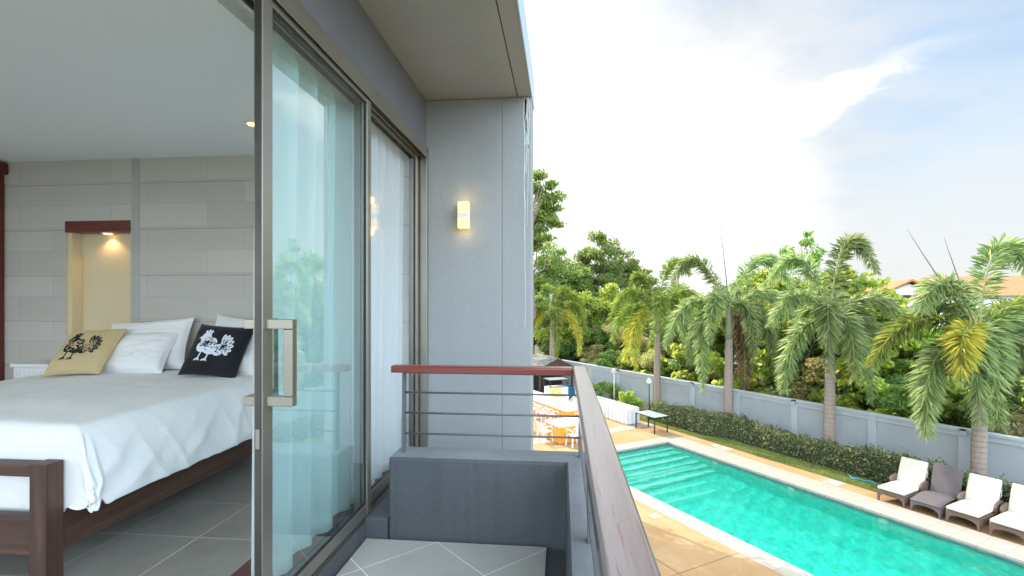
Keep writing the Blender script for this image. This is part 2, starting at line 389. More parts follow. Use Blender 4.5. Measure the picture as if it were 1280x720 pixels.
def pool_tile():
    t = NT('turquoise_pool_mosaic'); v = t.co()
    fl = t.nd('ShaderNodeVectorMath', operation='FLOOR'); sc = t.nd('ShaderNodeVectorMath', operation='SCALE'); t.L.new(v, sc.inputs[0]); sc.inputs['Scale'].default_value = 1/.11; t.L.new(sc.outputs[0], fl.inputs[0])
    wn = t.nd('ShaderNodeTexWhiteNoise', noise_dimensions='3D'); t.L.new(fl.outputs[0], wn.inputs['Vector'])
    c = t.ramp(wn.outputs['Value'], [(0, (.015, .54, .46)), (.5, (.025, .64, .55)), (.85, (.06, .72, .63)), (1, (.16, .80, .73))])
    t.L.new(t.mix(t.rng(t.noise(v, 1.2), .3, .7, 0, .3), c, (.025, .62, .53)), t.b.inputs['Base Color']); t.b.inputs['Roughness'].default_value = .5
    return t.m
M['pool_tile'] = pool_tile()
M['waterline'] = pm('grey_waterline_tile', (.10, .15, .15), (.14, .19, .185), 6, .4)
M['step_edge'] = pm('pale_step_nosing', (.45, .80, .76), (.40, .75, .70), 4, .5)
def water():
    t = NT('pool_water'); t.N.remove(t.b); v = t.co()
    w2 = t.noise(v, 9, 3, .55, .6); b = t.bump(w2, .35, .03)
    fr = t.nd('ShaderNodeFresnel'); fr.inputs['IOR'].default_value = 1.33; t.L.new(b, fr.inputs['Normal'])
    gl = t.nd('ShaderNodeBsdfGlossy'); gl.inputs['Roughness'].default_value = .03; t.L.new(b, gl.inputs['Normal'])
    rf = t.nd('ShaderNodeBsdfRefraction'); rf.inputs['IOR'].default_value = 1.33; rf.inputs['Roughness'].default_value = .0; rf.inputs['Color'].default_value = (.74, .99, .94, 1); t.L.new(b, rf.inputs['Normal'])
    tp = t.nd('ShaderNodeBsdfTransparent'); tp.inputs['Color'].default_value = (.74, .985, .94, 1)
    mm = t.nd('ShaderNodeMixShader'); mm.inputs[0].default_value = .38; t.L.new(rf.outputs[0], mm.inputs[1]); t.L.new(tp.outputs[0], mm.inputs[2])
    m = t.nd('ShaderNodeMixShader'); t.L.new(fr.outputs[0], m.inputs[0]); t.L.new(mm.outputs[0], m.inputs[1]); t.L.new(gl.outputs[0], m.inputs[2]); t.L.new(m.outputs[0], t.out.inputs['Surface'])
    return t.m
M['water'] = water()
M['fence_paint'] = plaster('pale_garden_wall_paint', (.325, .352, .375), (.365, .392, .415), .12, .12)
M['fence_trim'] = plaster('garden_wall_trim_paint', (.36, .39, .42), (.41, .44, .47), .1, .12)
def rattan(name, c1, c2):
    t = NT(name); v = t.co(); w = t.nd('ShaderNodeTexWave', wave_type='BANDS', bands_direction='Z'); t.L.new(v, w.inputs[0]); w.inputs['Scale'].default_value = 30; w.inputs['Distortion'].default_value = 1
    w2 = t.nd('ShaderNodeTexWave', wave_type='BANDS', bands_direction='DIAGONAL'); t.L.new(v, w2.inputs[0]); w2.inputs['Scale'].default_value = 22
    f = t.math('MULTIPLY', w.outputs['Fac'], w2.outputs['Fac'])
    t.L.new(t.mix(f, c1, c2), t.b.inputs['Base Color']); t.b.inputs['Roughness'].default_value = .6; t.L.new(t.bump(f, .4, .006), t.b.inputs['Normal']); return t.m
M['rattan'] = rattan('brown_rattan', (.10, .06, .045), (.21, .145, .115))
M['rattan_grey'] = rattan('grey_rattan', (.085, .07, .075), (.18, .155, .16))
M['cream_cloth'] = fabric('cream_lounger_canvas', (.60, .56, .49), (.56, .52, .45))
M['white_cloth'] = fabric('white_table_cloth', (.62, .62, .65), (.58, .58, .62))
M['orange_cloth'] = fabric('orange_satin_cloth', (.70, .27, .018), (.78, .34, .03), .4)
M['dark_metal'] = pm('dark_brown_metal', (.045, .035, .028), (.06, .05, .04), 4, .45, metal=.3)
M['table_glass'] = pm('frosted_table_glass', (.36, .46, .43), (.40, .50, .47), 2, .12, spec=.8)
M['plastic'] = pm('white_chair_plastic', (.68, .69, .72), None, rough=.35)
M['yellow_sign'] = pm('yellow_sign_paint', (.62, .60, .16), (.68, .66, .25), 3, .5)
M['blue_box'] = pm('blue_plastic', (.02, .17, .38), (.03, .22, .45), 3, .4)
M['black'] = pm('black_paint', (.015, .015, .017), None, rough=.5)
M['hose'] = pm('blue_hose_rubber', (.02, .30, .52), None, rough=.4)
def trunk_mat(name, c1, c2, ring):
    t = NT(name); v = t.co(); s = t.nd('ShaderNodeSeparateXYZ'); t.L.new(v, s.inputs[0])
    n = t.noise(t.co(scale=(3, 3, 1)), 3, 5, .6)
    q = t.math('FRACT', t.math('ADD', t.math('MULTIPLY', s.outputs[2], ring), t.math('MULTIPLY', n, .5))); r = t.rng(q, 0, .14, 0, 1)
    c = t.mix(n, c1, c2); c = t.mix(t.math('MULTIPLY', t.math('SUBTRACT', 1.0, r), .6), c, tuple(x*.5 for x in c1))
    t.L.new(c, t.b.inputs['Base Color']); t.b.inputs['Roughness'].default_value = .85
    t.L.new(t.bump(t.math('ADD', r, t.math('MULTIPLY', t.noise(t.co(scale=(10, 10, 2)), 4, 4), .8)), .5, .02), t.b.inputs['Normal']); return t.m
M['palm_trunk'] = trunk_mat('ringed_palm_bark', (.24, .185, .155), (.36, .29, .255), 6.5)
M['bark'] = trunk_mat('grey_brown_bark', (.13, .10, .075), (.21, .17, .13), 2.0)
M['crownshaft'] = pm('grey_green_crownshaft', (.20, .24, .16), (.28, .29, .19), 3, .5, .2, 20, .01, stretch=(4, 4, .6))
M['rachis'] = pm('frond_stalk', (.20, .26, .09), (.30, .32, .14), 3, .5)
M['dry_stalk'] = pm('dry_spear_leaf', (.16, .12, .085), (.22, .17, .12), 3, .8)
M['palm_green'] = leaf_mat('palm_leaflet_green', [(0, (.11, .17, .065)), (.5, (.19, .26, .105)), (1, (.32, .38, .17))], .48, .34, .5)
M['palm_yellowgreen'] = leaf_mat('palm_leaflet_yellow_green', [(0, (.09, .16, .035)), (.6, (.18, .25, .05)), (1, (.34, .36, .07))], .38, .4, .4)
M['palm_yellow'] = leaf_mat('palm_leaflet_yellow', [(0, (.20, .27, .06)), (.5, (.38, .40, .07)), (1, (.58, .52, .08))], .38, .42, .35)
M['palm_dry'] = leaf_mat('palm_leaflet_dry', [(0, (.13, .085, .05)), (1, (.24, .17, .10))], .25, .7, .1)
M['leaf_dark'] = leaf_mat('leaf_dark_green', [(0, (.09, .15, .045)), (.6, (.155, .235, .065)), (1, (.25, .33, .10))], .55)
M['leaf_mid'] = leaf_mat('leaf_mid_green', [(0, (.095, .16, .045)), (.55, (.17, .255, .065)), (1, (.28, .35, .10))], .52)
M['leaf_bright'] = leaf_mat('leaf_yellow_green', [(0, (.13, .21, .045)), (.6, (.25, .34, .065)), (1, (.42, .44, .10))], .55)
M['leaf_olive'] = leaf_mat('leaf_olive_dry', [(0, (.17, .21, .07)), (.5, (.30, .30, .13)), (1, (.46, .38, .21))], .5, .6)
M['leaf_hedge'] = leaf_mat('hedge_leaf', [(0, (.09, .13, .055)), (.5, (.15, .20, .085)), (.82, (.25, .29, .14)), (1, (.42, .43, .27))], .35)
M['hedge_core'] = pm('hedge_inner_twigs', (.03, .04, .018), (.05, .06, .025), 9, .95, .8, 14, .05)
M['grass'] = leaf_mat('grass_blade', [(0, (.07, .13, .02)), (.6, (.13, .18, .03)), (1, (.24, .24, .06))], .3)

# ------------------------------------------------------------------ frames of reference
G = -4.2                       # pool-side ground level below the balcony floor
PA = R(33.5)                   # the pool garden is turned against the building
dv = Vector((-math.sin(PA), math.cos(PA), 0)); nv = Vector((math.cos(PA), math.sin(PA), 0))
def pw(n, d, z=0.0): return (nv*n+dv*d) + Vector((0, 0, G+z))
def poolroot(name, label, cat, n, d, rz=0.0, z=0.0, group=None): return thing(name, label, cat, tuple(pw(n, d, z)), PA+rz, group)
def local(mb, root):           # world coordinates -> root's own coordinates
    mi = Matrix.Translation(root.location) @ root.rotation_euler.to_matrix().to_4x4(); mi = mi.inverted()
    mb.v = [tuple(mi @ Vector(p)) for p in mb.v]; return mb

# ================================================================== the hotel wing
ZI = 0.06                       # bedroom floor level
XD = -1.20                      # outer face of the sliding door
YW = 4.39                       # face of the balcony's end wall
ZS = 3.225                      # soffit
hotel = thing('hotel_building', 'grey rendered hotel wing with covered balcony and open bedroom beside the pool garden', 'building', (0, 0, 0))
b = MB(); b.box(-1.32, -.5325, YW, 4.70, G-.2, ZS); b.box(-.5275, -.27, YW, 4.70, G-.2, ZS); b.box(-.55, -.50, YW+.006, 4.69, G, ZS-.01)
mesh_obj('balcony_wall', b, 'wall_paint', hotel, bevel=.006)
b = MB(); b.box(XD-.1, -.395, -4, 4.70, ZS+.002, 3.36); b.box(-.387, -.271, -4, 4.70, ZS, 3.36)
mesh_obj('soffit', b, 'soffit_paint', hotel)
b = MB(); b.box(-.2705, -.262, -4, 4.705, ZS-.004, 3.50); mesh_obj('fascia', b, 'fascia_paint', hotel)
b = MB(); b.box(-6.2, -.268, -4, 4.70, 3.362, 3.52); b.box(-6.2, -1.33, -4, 4.70, 2.93, 3.36); roof = mesh_obj('roof', b, 'wall_paint', hotel)
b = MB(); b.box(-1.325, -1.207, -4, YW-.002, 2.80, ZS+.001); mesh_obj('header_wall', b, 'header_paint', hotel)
b = MB(); b.box(-6.2, .15, -4, 4.38, G-.2, -.26); mesh_obj('lower_storey', b, 'wall_paint', hotel)
# white drips running down the wall's outer edge
for dx, z0, z1, w in ((-.325, 3.222, 1.2, .006), (-.312, 3.222, 2.55, .008), (-.300, 3.222, 2.1, .005), (-.336, 3.222, 2.9, .006), (-.29, 3.222, 2.75, .007), (-.318, 3.2, 2.8, .010)):
    m = MB(); k = 26; pts = []
    for i in range(k+1):
        t = i/k; pts.append((dx+.006*mnoise.noise(Vector((t*9, dx*50, 0)))+.004*math.sin(t*7+dx*90), w*(1-.65*t)*(.8+.4*mnoise.noise(Vector((t*14, dx*70, 3)))), z0+(z1-z0)*t))
    for i in range(k):
        (x, a, z), (x2, a2, z2) = pts[i], pts[i+1]
        m.quad((x-a, YW-.0025, z), (x+a, YW-.0025, z), (x2+a2, YW-.0025, z2), (x2-a2, YW-.0025, z2))
    mesh_obj('paint_drip', m, 'drip', hotel)
# parapet
b = MB(); b.prism([(-1.055, 2.985), (.02, 2.985), (.02, -3), (.155, -3), (.155, 3.225), (-1.055, 3.225)], -.3, .488, 'z')
par = mesh_obj('parapet', b, 'parapet_paint', hotel, bevel=.012)
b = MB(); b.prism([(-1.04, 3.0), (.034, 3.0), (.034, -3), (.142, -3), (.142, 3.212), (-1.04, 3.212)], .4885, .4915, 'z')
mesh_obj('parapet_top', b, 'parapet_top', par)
b = MB(); b.box(XD-.02, -1.06, 2.975, YW-.002, -.03, .115); b.box(XD-.1, XD+.004, -3, 2.973, -.03, .098); mesh_obj('kerb', b, 'parapet_paint', hotel, bevel=.006)
b = MB(); b.box(XD-.02, .03, -3, 4.385, -.26, -.022); struct('balcony_gutter_floor', b, 'parapet_paint')
b = MB(); b.box(-1.185, -.093, -3, 2.963, -.0215, 0); struct('balcony_floor', b, 'balc_tiles')

# ---- aluminium door wall
fr = MB(); fr.box(-1.335, -1.185, -1.5, 4.36, 2.745, 2.799)
for x in (-1.335, -1.29, -1.24, -1.19): fr.box(x, x+.008, -1.5, 4.36, 2.70, 2.744)
track = mesh_obj('door_head_track', fr, 'alu', hotel, bevel=.002)
b = MB(); b.box(-1.325, -1.195, -1.5, 4.35, 2.7425, 2.7445); mesh_obj('track_groove', b, 'alu_dark', track)
b = MB(); b.box(-1.335, -1.197, -1.5, 4.36, .0985, .108)
for x in (-1.335, -1.29, -1.245, -1.203): b.box(x, x+.006, -1.5, 4.36, .1085, .122)
mesh_obj('door_sill', b, 'alu_dark', hotel, bevel=.0015)
b = MB(); b.box(-1.335, -1.255, 4.362, YW-.003, .10, 2.80); b.box(-1.25, -1.185, 4.335, YW-.003, .10, 2.80); b.box(-1.335, -1.30, 4.30, 4.36, .10, 2.74)
mesh_obj('door_jamb', b, 'alu', hotel, bevel=.003)
def panel(name, x0, x1, y0, y1, s0, s1, gl):
    z0, z1 = .112, 2.735
    b = MB(); b.box(x0, x1, y0, y0+s0, z0, z1); b.box(x0, x1, y1-s1, y1, z0, z1)
    b.box(x0+.003, x1-.003, y0+s0, y1-s1, z0, z0+.075); b.box(x0+.003, x1-.003, y0+s0, y1-s1, z1-.06, z1)
    f = mesh_obj(name, b, 'alu', hotel, bevel=.003)
    xm = (x0+x1)/2
    g = MB(); g.box(xm-.003, xm+.003, y0+s0-.008, y1-s1+.008, z0+.068, z1-.053); mesh_obj('glass_pane', g, gl, f)
    k = MB()
    for ya, yb in ((y0+s0, y0+s0+.007), (y1-s1-.007, y1-s1)): k.box(xm-.009, xm+.009, ya, yb, z0+.075, z1-.06)
    k.box(xm-.009, xm+.009, y0+s0+.007, y1-s1-.007, z0+.075, z0+.082); k.box(xm-.009, xm+.009, y0+s0+.007, y1-s1-.007, z1-.067, z1-.06)
    mesh_obj('gasket', k, 'rubber', f)
    return f
door = panel('sliding_door', -1.238, -1.20, 1.918, 3.075, .072, .062, 'glass')
b = MB(); b.box(-1.2315, -1.2065, 1.9145, 1.9175, .112, 2.735); mesh_obj('edge_groove', b, 'alu_dark', door)
fixed = panel('fixed_window', -1.29, -1.252, 3.02, 4.30, .062, .06, 'glass_clear')
# square pull handles through the stile, one on each side
for sx, x0 in ((1, -1.2), (-1, -1.238)):
    h = MB(); e = x0+sx*(.115 if sx > 0 else .055); yc = 1.955
    a, c = sorted((x0, e)); h.box(a, c, yc-.018, yc+.018, 1.332, 1.372); h.box(a, c, yc-.018, yc+.018, 1.018, 1.058)
    a, c = sorted((e-sx*.04, e))
    if sx > 0: h.box(a+.001, c, yc-.0175, yc+.0175, 1.0585, 1.3315)
    else:
        for z in (1.018, 1.332): h.box(a+.0005, c-.0005, yc+.0185, yc+.17, z+.0005, z+.0395)
        h.box(a+.001, c-.001, yc+.135, yc+.169, 1.0585, 1.3315)
    mesh_obj('handle', h, 'steel', door, bevel=.0025)
b = MB(); b.box(-1.228, -1.210, 1.9115, 1.9145, .85, .93); lk = mesh_obj('lock_plate', b, 'steel', door, bevel=.002)
# ---- bedroom shell
b = MB()
nx0, nx1, nz0, nz1 = -4.615, -3.96, 1.12, 2.08
for x0, x1, z0, z1 in ((-5.7, nx0, -.2, 2.79), (nx1, -1.33, -.2, 2.79), (nx0, nx1, -.2, nz0), (nx0, nx1, nz1+.1, 2.79)): b.box(x0, x1, 4.27, 4.384, z0, z1)
mesh_obj('bedroom_wall', b, 'stone', hotel)
b = MB(); b.box(nx0-.002, nx1+.002, 4.384, 4.40, nz0-.05, nz1+.1); b.box(nx0, nx0+.002, 4.272, 4.384, nz0, nz1); b.box(nx1-.002, nx1, 4.272, 4.384, nz0, nz1); b.box(nx0, nx1, 4.272, 4.384, nz0, nz0+.002)
b.box(nx0+.002, nx0+.05, 4.284, 4.3835, nz0+.002, nz1)
niche = mesh_obj('wall_niche', b, 'cream', hotel)
b = MB(); b.box(nx0-.004, nx1+.004, 4.262, 4.384, nz1, nz1+.105); lint = mesh_obj('lintel', b, 'red_wood', niche, bevel=.004)
b = MB(); b.box(-3.945, -3.865, 4.2665, 4.2699, -.1, 2.75); mesh_obj('wall_strip', b, pm('darker_stone_strip', (.42, .40, .375), (.46, .44, .41), 3, .8), hotel)  # upright strip beside the niche, a little darker than the stone
b = MB(); b.box(-5.85, -5.7, .9, 4.384, -.2, 2.79); mesh_obj('side_wall', b, 'white_paint', hotel)
b = MB(); b.box(-5.36, -5.25, 4.19, 4.265, ZI, 2.63); b.box(-5.42, -5.21, 4.17, 4.266, 2.632, 2.735); mesh_obj('timber_doorframe', b, 'red_wood', hotel, bevel=.004)
b = MB(); b.box(-5.7, -1.49, -4, 4.384, 2.752, 2.92); b.box(-1.495, -1.488, -4, 4.27, 2.746, 2.92); struct('bedroom_ceiling', b, 'ceiling_paint')
b = MB(); b.box(-1.488, -1.337, -4, 4.27, 2.80, 2.92); pk = mesh_obj('curtain_pocket', b, 'white_paint', hotel)
b = MB(); b.box(-1.43, -1.405, -1.5, 4.25, 2.772, 2.80); b.box(-1.385, -1.36, -1.5, 4.25, 2.772, 2.80); mesh_obj('curtain_track', b, 'white_metal', hotel, bevel=.003)
b = MB(); b.box(-5.7, -1.66, -4, 4.384, -.2, ZI); struct('bedroom_floor', b, 'bed_tiles')
b = MB(); b.box(-1.659, -1.337, -4, 4.27, -.2, ZI+.006); mesh_obj('threshold', b, 'floor_wood', hotel)

# ---- balcony railing
rail = thing('balcony_railing', 'balcony railing with red wooden handrail and thin grey bars on the parapet', 'railing', (0, 3.105, .49))
def L(mb): return local(mb, rail)
b = MB(); b.prism([(3.062, .995), (3.155, .995), (3.155, 1.03), (3.148, 1.038), (3.069, 1.038), (3.062, 1.03)], -1.068, .0615); hr = mesh_obj('handrail', L(b), 'rail_wood', rail, bevel=.003)
b = MB(); b.prism([(.062, .992), (.150, .992), (.150, 1.032), (.143, 1.04), (.069, 1.04), (.062, 1.032)], -3, 3.158, 'y'); h2 = mesh_obj('handrail', L(b), 'rail_wood_y', rail, bevel=.003); h2['label'] = 'weathered wide handrail running along the pool side'
for z in (.867, .738, .608):
    b = MB(); b.tube([(-.99, 3.105, z), (.105, 3.105, z)], .0065, 8); mesh_obj('bar', L(b), 'bar_paint', rail, smooth=True)
    b = MB(); b.box(.098, .113, -3, 3.09, z-.008, z+.008); mesh_obj('bar', L(b), 'bar_paint', rail)
for x, y in ((-.995, 3.105), (.106, 3.105), (.106, 2.02), (.106, .9), (.106, -.3)):
    b = MB(); b.box(x-.008, x+.008, y-.02, y+.02, .4918, .994); mesh_obj('post', L(b), 'bar_paint', rail, bevel=.002)
b = MB(); b.box(-.98, .06, 3.09, 3.12, .988, .9945); mesh_obj('top_plate', L(b), 'bar_paint', rail)

# ---- wall lamp on the balcony
lamp = thing('wall_lamp', 'small lit yellow wall lamp with grey band on the balcony end wall', 'wall lamp', (-.858, YW, 2.19))
for z0, z1 in ((.022, .112), (-.112, -.022)):
    b = MB(); b.box(-.048, .048, -.085, -.012, z0, z1); mesh_obj('lamp_shade', b, 'lamp_glow', lamp, bevel=.004)
b = MB(); b.box(-.0495, .0495, -.09, -.004, -.0215, .0215); mesh_obj('band', b, 'white_metal', lamp, bevel=.003)
b = MB(); b.box(-.04, .04, -.0115, -.0005, -.1, .1); mesh_obj('back_plate', b, 'white_metal', lamp)
def plight(name, loc, e, col, r=.03):
    l = bpy.data.lights.new(name, 'POINT'); l.energy = e; l.color = col; l.shadow_soft_size = r
    o = bpy.data.objects.new(name, l); COL.objects.link(o); o.location = loc; return o
p = plight('wall_lamp_light', (0, -.10, .14), .22, (1, .6, .2)); p.parent = lamp
p = plight('wall_lamp_light', (0, -.10, -.14), .22, (1, .6, .2)); p.parent = lamp
# ---- niche spot and ceiling downlight
def downlight(name, label, loc, e):
    t = thing(name, label, 'ceiling lamp', loc)
    b = MB(); b.lathe([(.055, 0), (.055, -.006), (.04, -.009), (.04, -.002)], 20); mesh_obj('trim_ring', b, 'white_metal', t, smooth=False)
    b = MB(); b.lathe([(.036, -.0095), (.03, -.0145), (.004, -.017)], 16); mesh_obj('bulb', b, 'bulb', t, smooth=True)
    l = bpy.data.lights.new(name+'_light', 'SPOT'); l.energy = e*2.5; l.color = (1, .62, .28); l.spot_size = R(130); l.spot_blend = .6; l.shadow_soft_size = .02
    l = bpy.data.objects.new(name+'_light', l); COL.objects.link(l); l.location = (0, 0, -.035); l.parent = t
    return t
downlight('niche_spotlight', 'tiny lit spotlight under the red lintel of the cream niche', (-4.245, 4.33, nz1), .5)
downlight('ceiling_downlight', 'small lit round downlight in the white bedroom ceiling', (-2.27, 3.5, 2.752), .4)

# ---- curtains
def curtain(name, label, y0, y1, fold, seed, amp=.055):
    def fn(u, v):
        y = y0+(y1-y0)*u; ph = u*(y1-y0)/fold*2*math.pi
        ph += 1.1*mnoise.noise(Vector((u*5, seed, 0)))+.5*mnoise.noise(Vector((u*6, v*2.2, seed)))
        a = amp*(.55+.45*(1-v))*(1+.35*mnoise.noise(Vector((u*7, seed+4, v))))
        s_ = math.sin(ph); s_ = math.copysign(abs(s_)**.85, s_)
        z = 2.768-(2.768-.085)*v + (.012*math.sin(ph*.5+seed) if v > .98 else 0)
        if v < .05: a *= .45+.55*v/.05
        return (-1.395+a*s_-.012*v, y+.25*a*math.cos(ph*1.0), z)
    m = MB(); m.grid(fn, int((y1-y0)*150), 40)
    t = thing(name, label, 'curtain', (-1.395, (y0+y1)/2, ZI))
    c = mesh_obj('curtain_panel', local(m, t), 'sheer', t, smooth=True)
    def hem(u, v):
        p = fn(u, 1-(.085*v/2.65)-.0005); return (p[0]+.0035, p[1], p[2])
    m = MB(); m.grid(hem, int((y1-y0)*150), 2); mesh_obj('hem', local(m, t), 'sheer', t, smooth=True)
    n = 9
    for i in range(n+1):
        y = y0+(y1-y0)*min(1, (i+.5)/n); k = MB(); k.box(-1.397, -1.391, y-.004, y+.004, 2.74, 2.775); mesh_obj('curtain_hook', local(k, t), 'white_metal', t)
curtain('sheer_curtain', 'white sheer curtain in soft folds behind the sliding door with the handle', 2.13, 3.22, .235, 1.3)
curtain('sheer_curtain', 'white sheer curtain behind the far fixed window next to the balcony end wall', 3.24, 4.22, .16, 6.1, .045)

# ---- bed
bed = thing('bed', 'low dark wooden double bed with a square open footboard', 'bed', (-3.35, 2.12, ZI))
def B_(mb): return local(mb, bed)
XR, XL, YF = -2.35, -4.36, 2.08
for x in (XR, XL+.09):
    b = MB(); b.box(x-.085, x, YF, YF+.085, ZI, .695); mesh_obj('footboard_post', B_(b), 'bed_wood_z', bed, bevel=.004)
b = MB(); b.box(XL+.092, XR-.087, YF+.004, YF+.081, .635, .69); mesh_obj('footboard_rail', B_(b), 'bed_wood_x', bed, bevel=.004)
b = MB(); b.box(XL+.092, XR-.087, YF+.01, YF+.055, .27, .455); mesh_obj('footboard_rail', B_(b), 'bed_wood_x', bed, bevel=.004)
for x in (XR-.055, XL+.01):
    b = MB(); b.box(x, x+.045, YF+.087, 4.24, .265, .455); mesh_obj('side_rail', B_(b), 'bed_wood', bed, bevel=.004)
b = MB(); b.box(XL+.06, XR-.06, YF+.12, 4.22, .33, .45); mesh_obj('slat_base', B_(b), 'black', bed)
b = MB(); b.box(XL+.07, XR-.07, YF+.13, 4.2, .452, .80); mesh_obj('mattress', B_(b), 'linen', bed, bevel=.06)
def duvet():
    x0, x1, y0, y1, zt = XL+.0, XR-.02, YF+.17, 4.20, .845
    ov, of = .49, .53
    def fn(u, v):
        px = (x0-ov)+(x1-x0+2*ov)*u; py = (y0-of)+(y1-y0+of)*v
        a = max(0, px-x1) or -max(0, x0-px); bb = max(0, y0-py)
        sg = 1 if a >= 0 else -1; a = abs(a)
        if a > 0 and bb > 0:
            q = max(a/ov, bb/of)/math.hypot(a/ov, bb/of); q = 1-(1-q)*.72; a *= q; bb *= q; px = (x1 if sg > 0 else x0)+sg*a; py = y0-bb
        r = .10
        gx = r*(1-math.exp(-a/r)); gy = r*(1-math.exp(-bb/r))
        hh = lambda t: t*t/(t+.115)
        da, db = hh(a), hh(bb); drop = (da**3+db**3)**(1/3) if (da > 0 or db > 0) else 0
        qx = min(max(px, x0), x1)+sg*gx; qy = max(py, y0)-gy
        if a > 0 and bb > 0: drop = min(drop, .375+.018*math.sin(11*math.atan2(a, bb)))
        z = zt-drop
        k = min(1, drop/.3)
        # folds along the hanging sides
        if a > 0:
            w = mnoise.noise(Vector((py*2.0+.35*drop*3, 3.3, drop*1.2)))+.55*mnoise.noise(Vector((py*6+drop*4, 1.3, drop)))
            cr = (1-abs(mnoise.noise(Vector((py*2.6+drop*2.8, 5.1, drop*1.5)))))**6+.7*(1-abs(mnoise.noise(Vector((py*4.5-drop*3.5, 8.1, drop*2)))))**8
            qx += sg*k*(.034*w+.014+.022*cr); 
        if bb > 0:
            w = mnoise.noise(Vector((px*2.2, 7.7, drop*1.2)))+.6*mnoise.noise(Vector((px*8+drop*3, 2.3, drop)))
            qy -= k*(.016*w)
            qy = max(qy, YF+.093)
        c = min(a, bb)
        if c > 0:   # gathered corner
            qx += sg*.05*math.sin(min(1, c/.25)*1.6)*k; z += .012*k*math.sin(14*math.atan2(a, bb))
            qx += sg*.022*math.sin(13*math.atan2(a, bb)+drop*6)*k
        z += .012*mnoise.noise(Vector((px*1.6, py*1.6, .4)))*(1-k)+.006*mnoise.noise(Vector((px*5, py*5, 2)))*(1-.5*k)
        z += .010*k*mnoise.noise(Vector((px*5, py*5, 9)))
        z += .035*math.exp(-((px-x0-.1)/.35)**2)*-1*(1-k)
        return (qx, qy, z)
    m = MB(); m.grid(fn, 150, 130)
    o = mesh_obj('duvet', m, 'linen', smooth=True)
    md = o.modifiers.new('thick', 'SOLIDIFY'); md.thickness = .012; md.offset = -1
    sb = o.modifiers.new('sub', 'SUBSURF'); sb.levels = 1; sb.render_levels = 1
    tag(o, 'plain white duvet spread over the bed and hanging down its side', 'duvet')
duvet()

def pillow_mesh(w, h, t, seed, wr=.012, nu=36):
    def surf(side):
        def fn(u, v):
            a, b_ = 2*u-1, 2*v-1
            pin = .075
            x = w/2*a*(1-pin*(1-b_*b_)*abs(a)**3); y = h/2*b_*(1-pin*(1-a*a)*abs(b_)**3)
            th = t/2*((1-a**4)*(1-b_**4))**.62 if abs(a) < 1 and abs(b_) < 1 else 0
            th *= 1+.18*mnoise.noise(Vector((a*1.5, b_*1.5, seed)))
            e = (1-a*a)*(1-b_*b_)
            n = wr*(mnoise.noise(Vector((a*2.3+seed, b_*4, seed)))+.5*mnoise.noise(Vector((a*6, b_*7, seed+3))))*min(1, e*4)
            return (x, side*(th+n if th > 0 else 0), y)
        return fn
    m = MB(); m.grid(surf(-1), nu, nu); m.grid(surf(1), nu, nu); return m, surf(-1)
def place_tilt(o, bottom, lean, rz=0, roll=0):
    o.rotation_euler = (-lean, roll, rz); o.location = bottom
def pillow(label, w, h, t, bottom, lean, rz, seed, roll=0):
    m, _ = pillow_mesh(w, h, t, seed); m.v = [(x, y, z+h/2) for x, y, z in m.v]
    o = mesh_obj('pillow', m, 'pillow', smooth=True); tag(o, label, 'pillow')
    place_tilt(o, bottom, lean, rz, roll); return o
ZB = .845
pillow('large white pillow at the back of the bed behind the tan cushion', .78, .48, .17, (-3.63, 4.02, ZB-.02), R(22), R(3), 1.0, R(-4))
pillow('large white pillow at the back of the bed behind the black cushion', .74, .50, .17, (-2.74, 4.03, ZB-.02), R(20), R(-3), 2.0, R(4))
pillow('plump white pillow leaning directly behind the tan cushion', .70, .42, .20, (-3.66, 3.86, ZB-.02), R(38), R(2), 3.0, R(-2))
pillow('plump white pillow leaning directly behind the black cushion', .70, .44, .20, (-2.80, 3.86, ZB-.02), R(36), R(-2), 4.0, R(2))
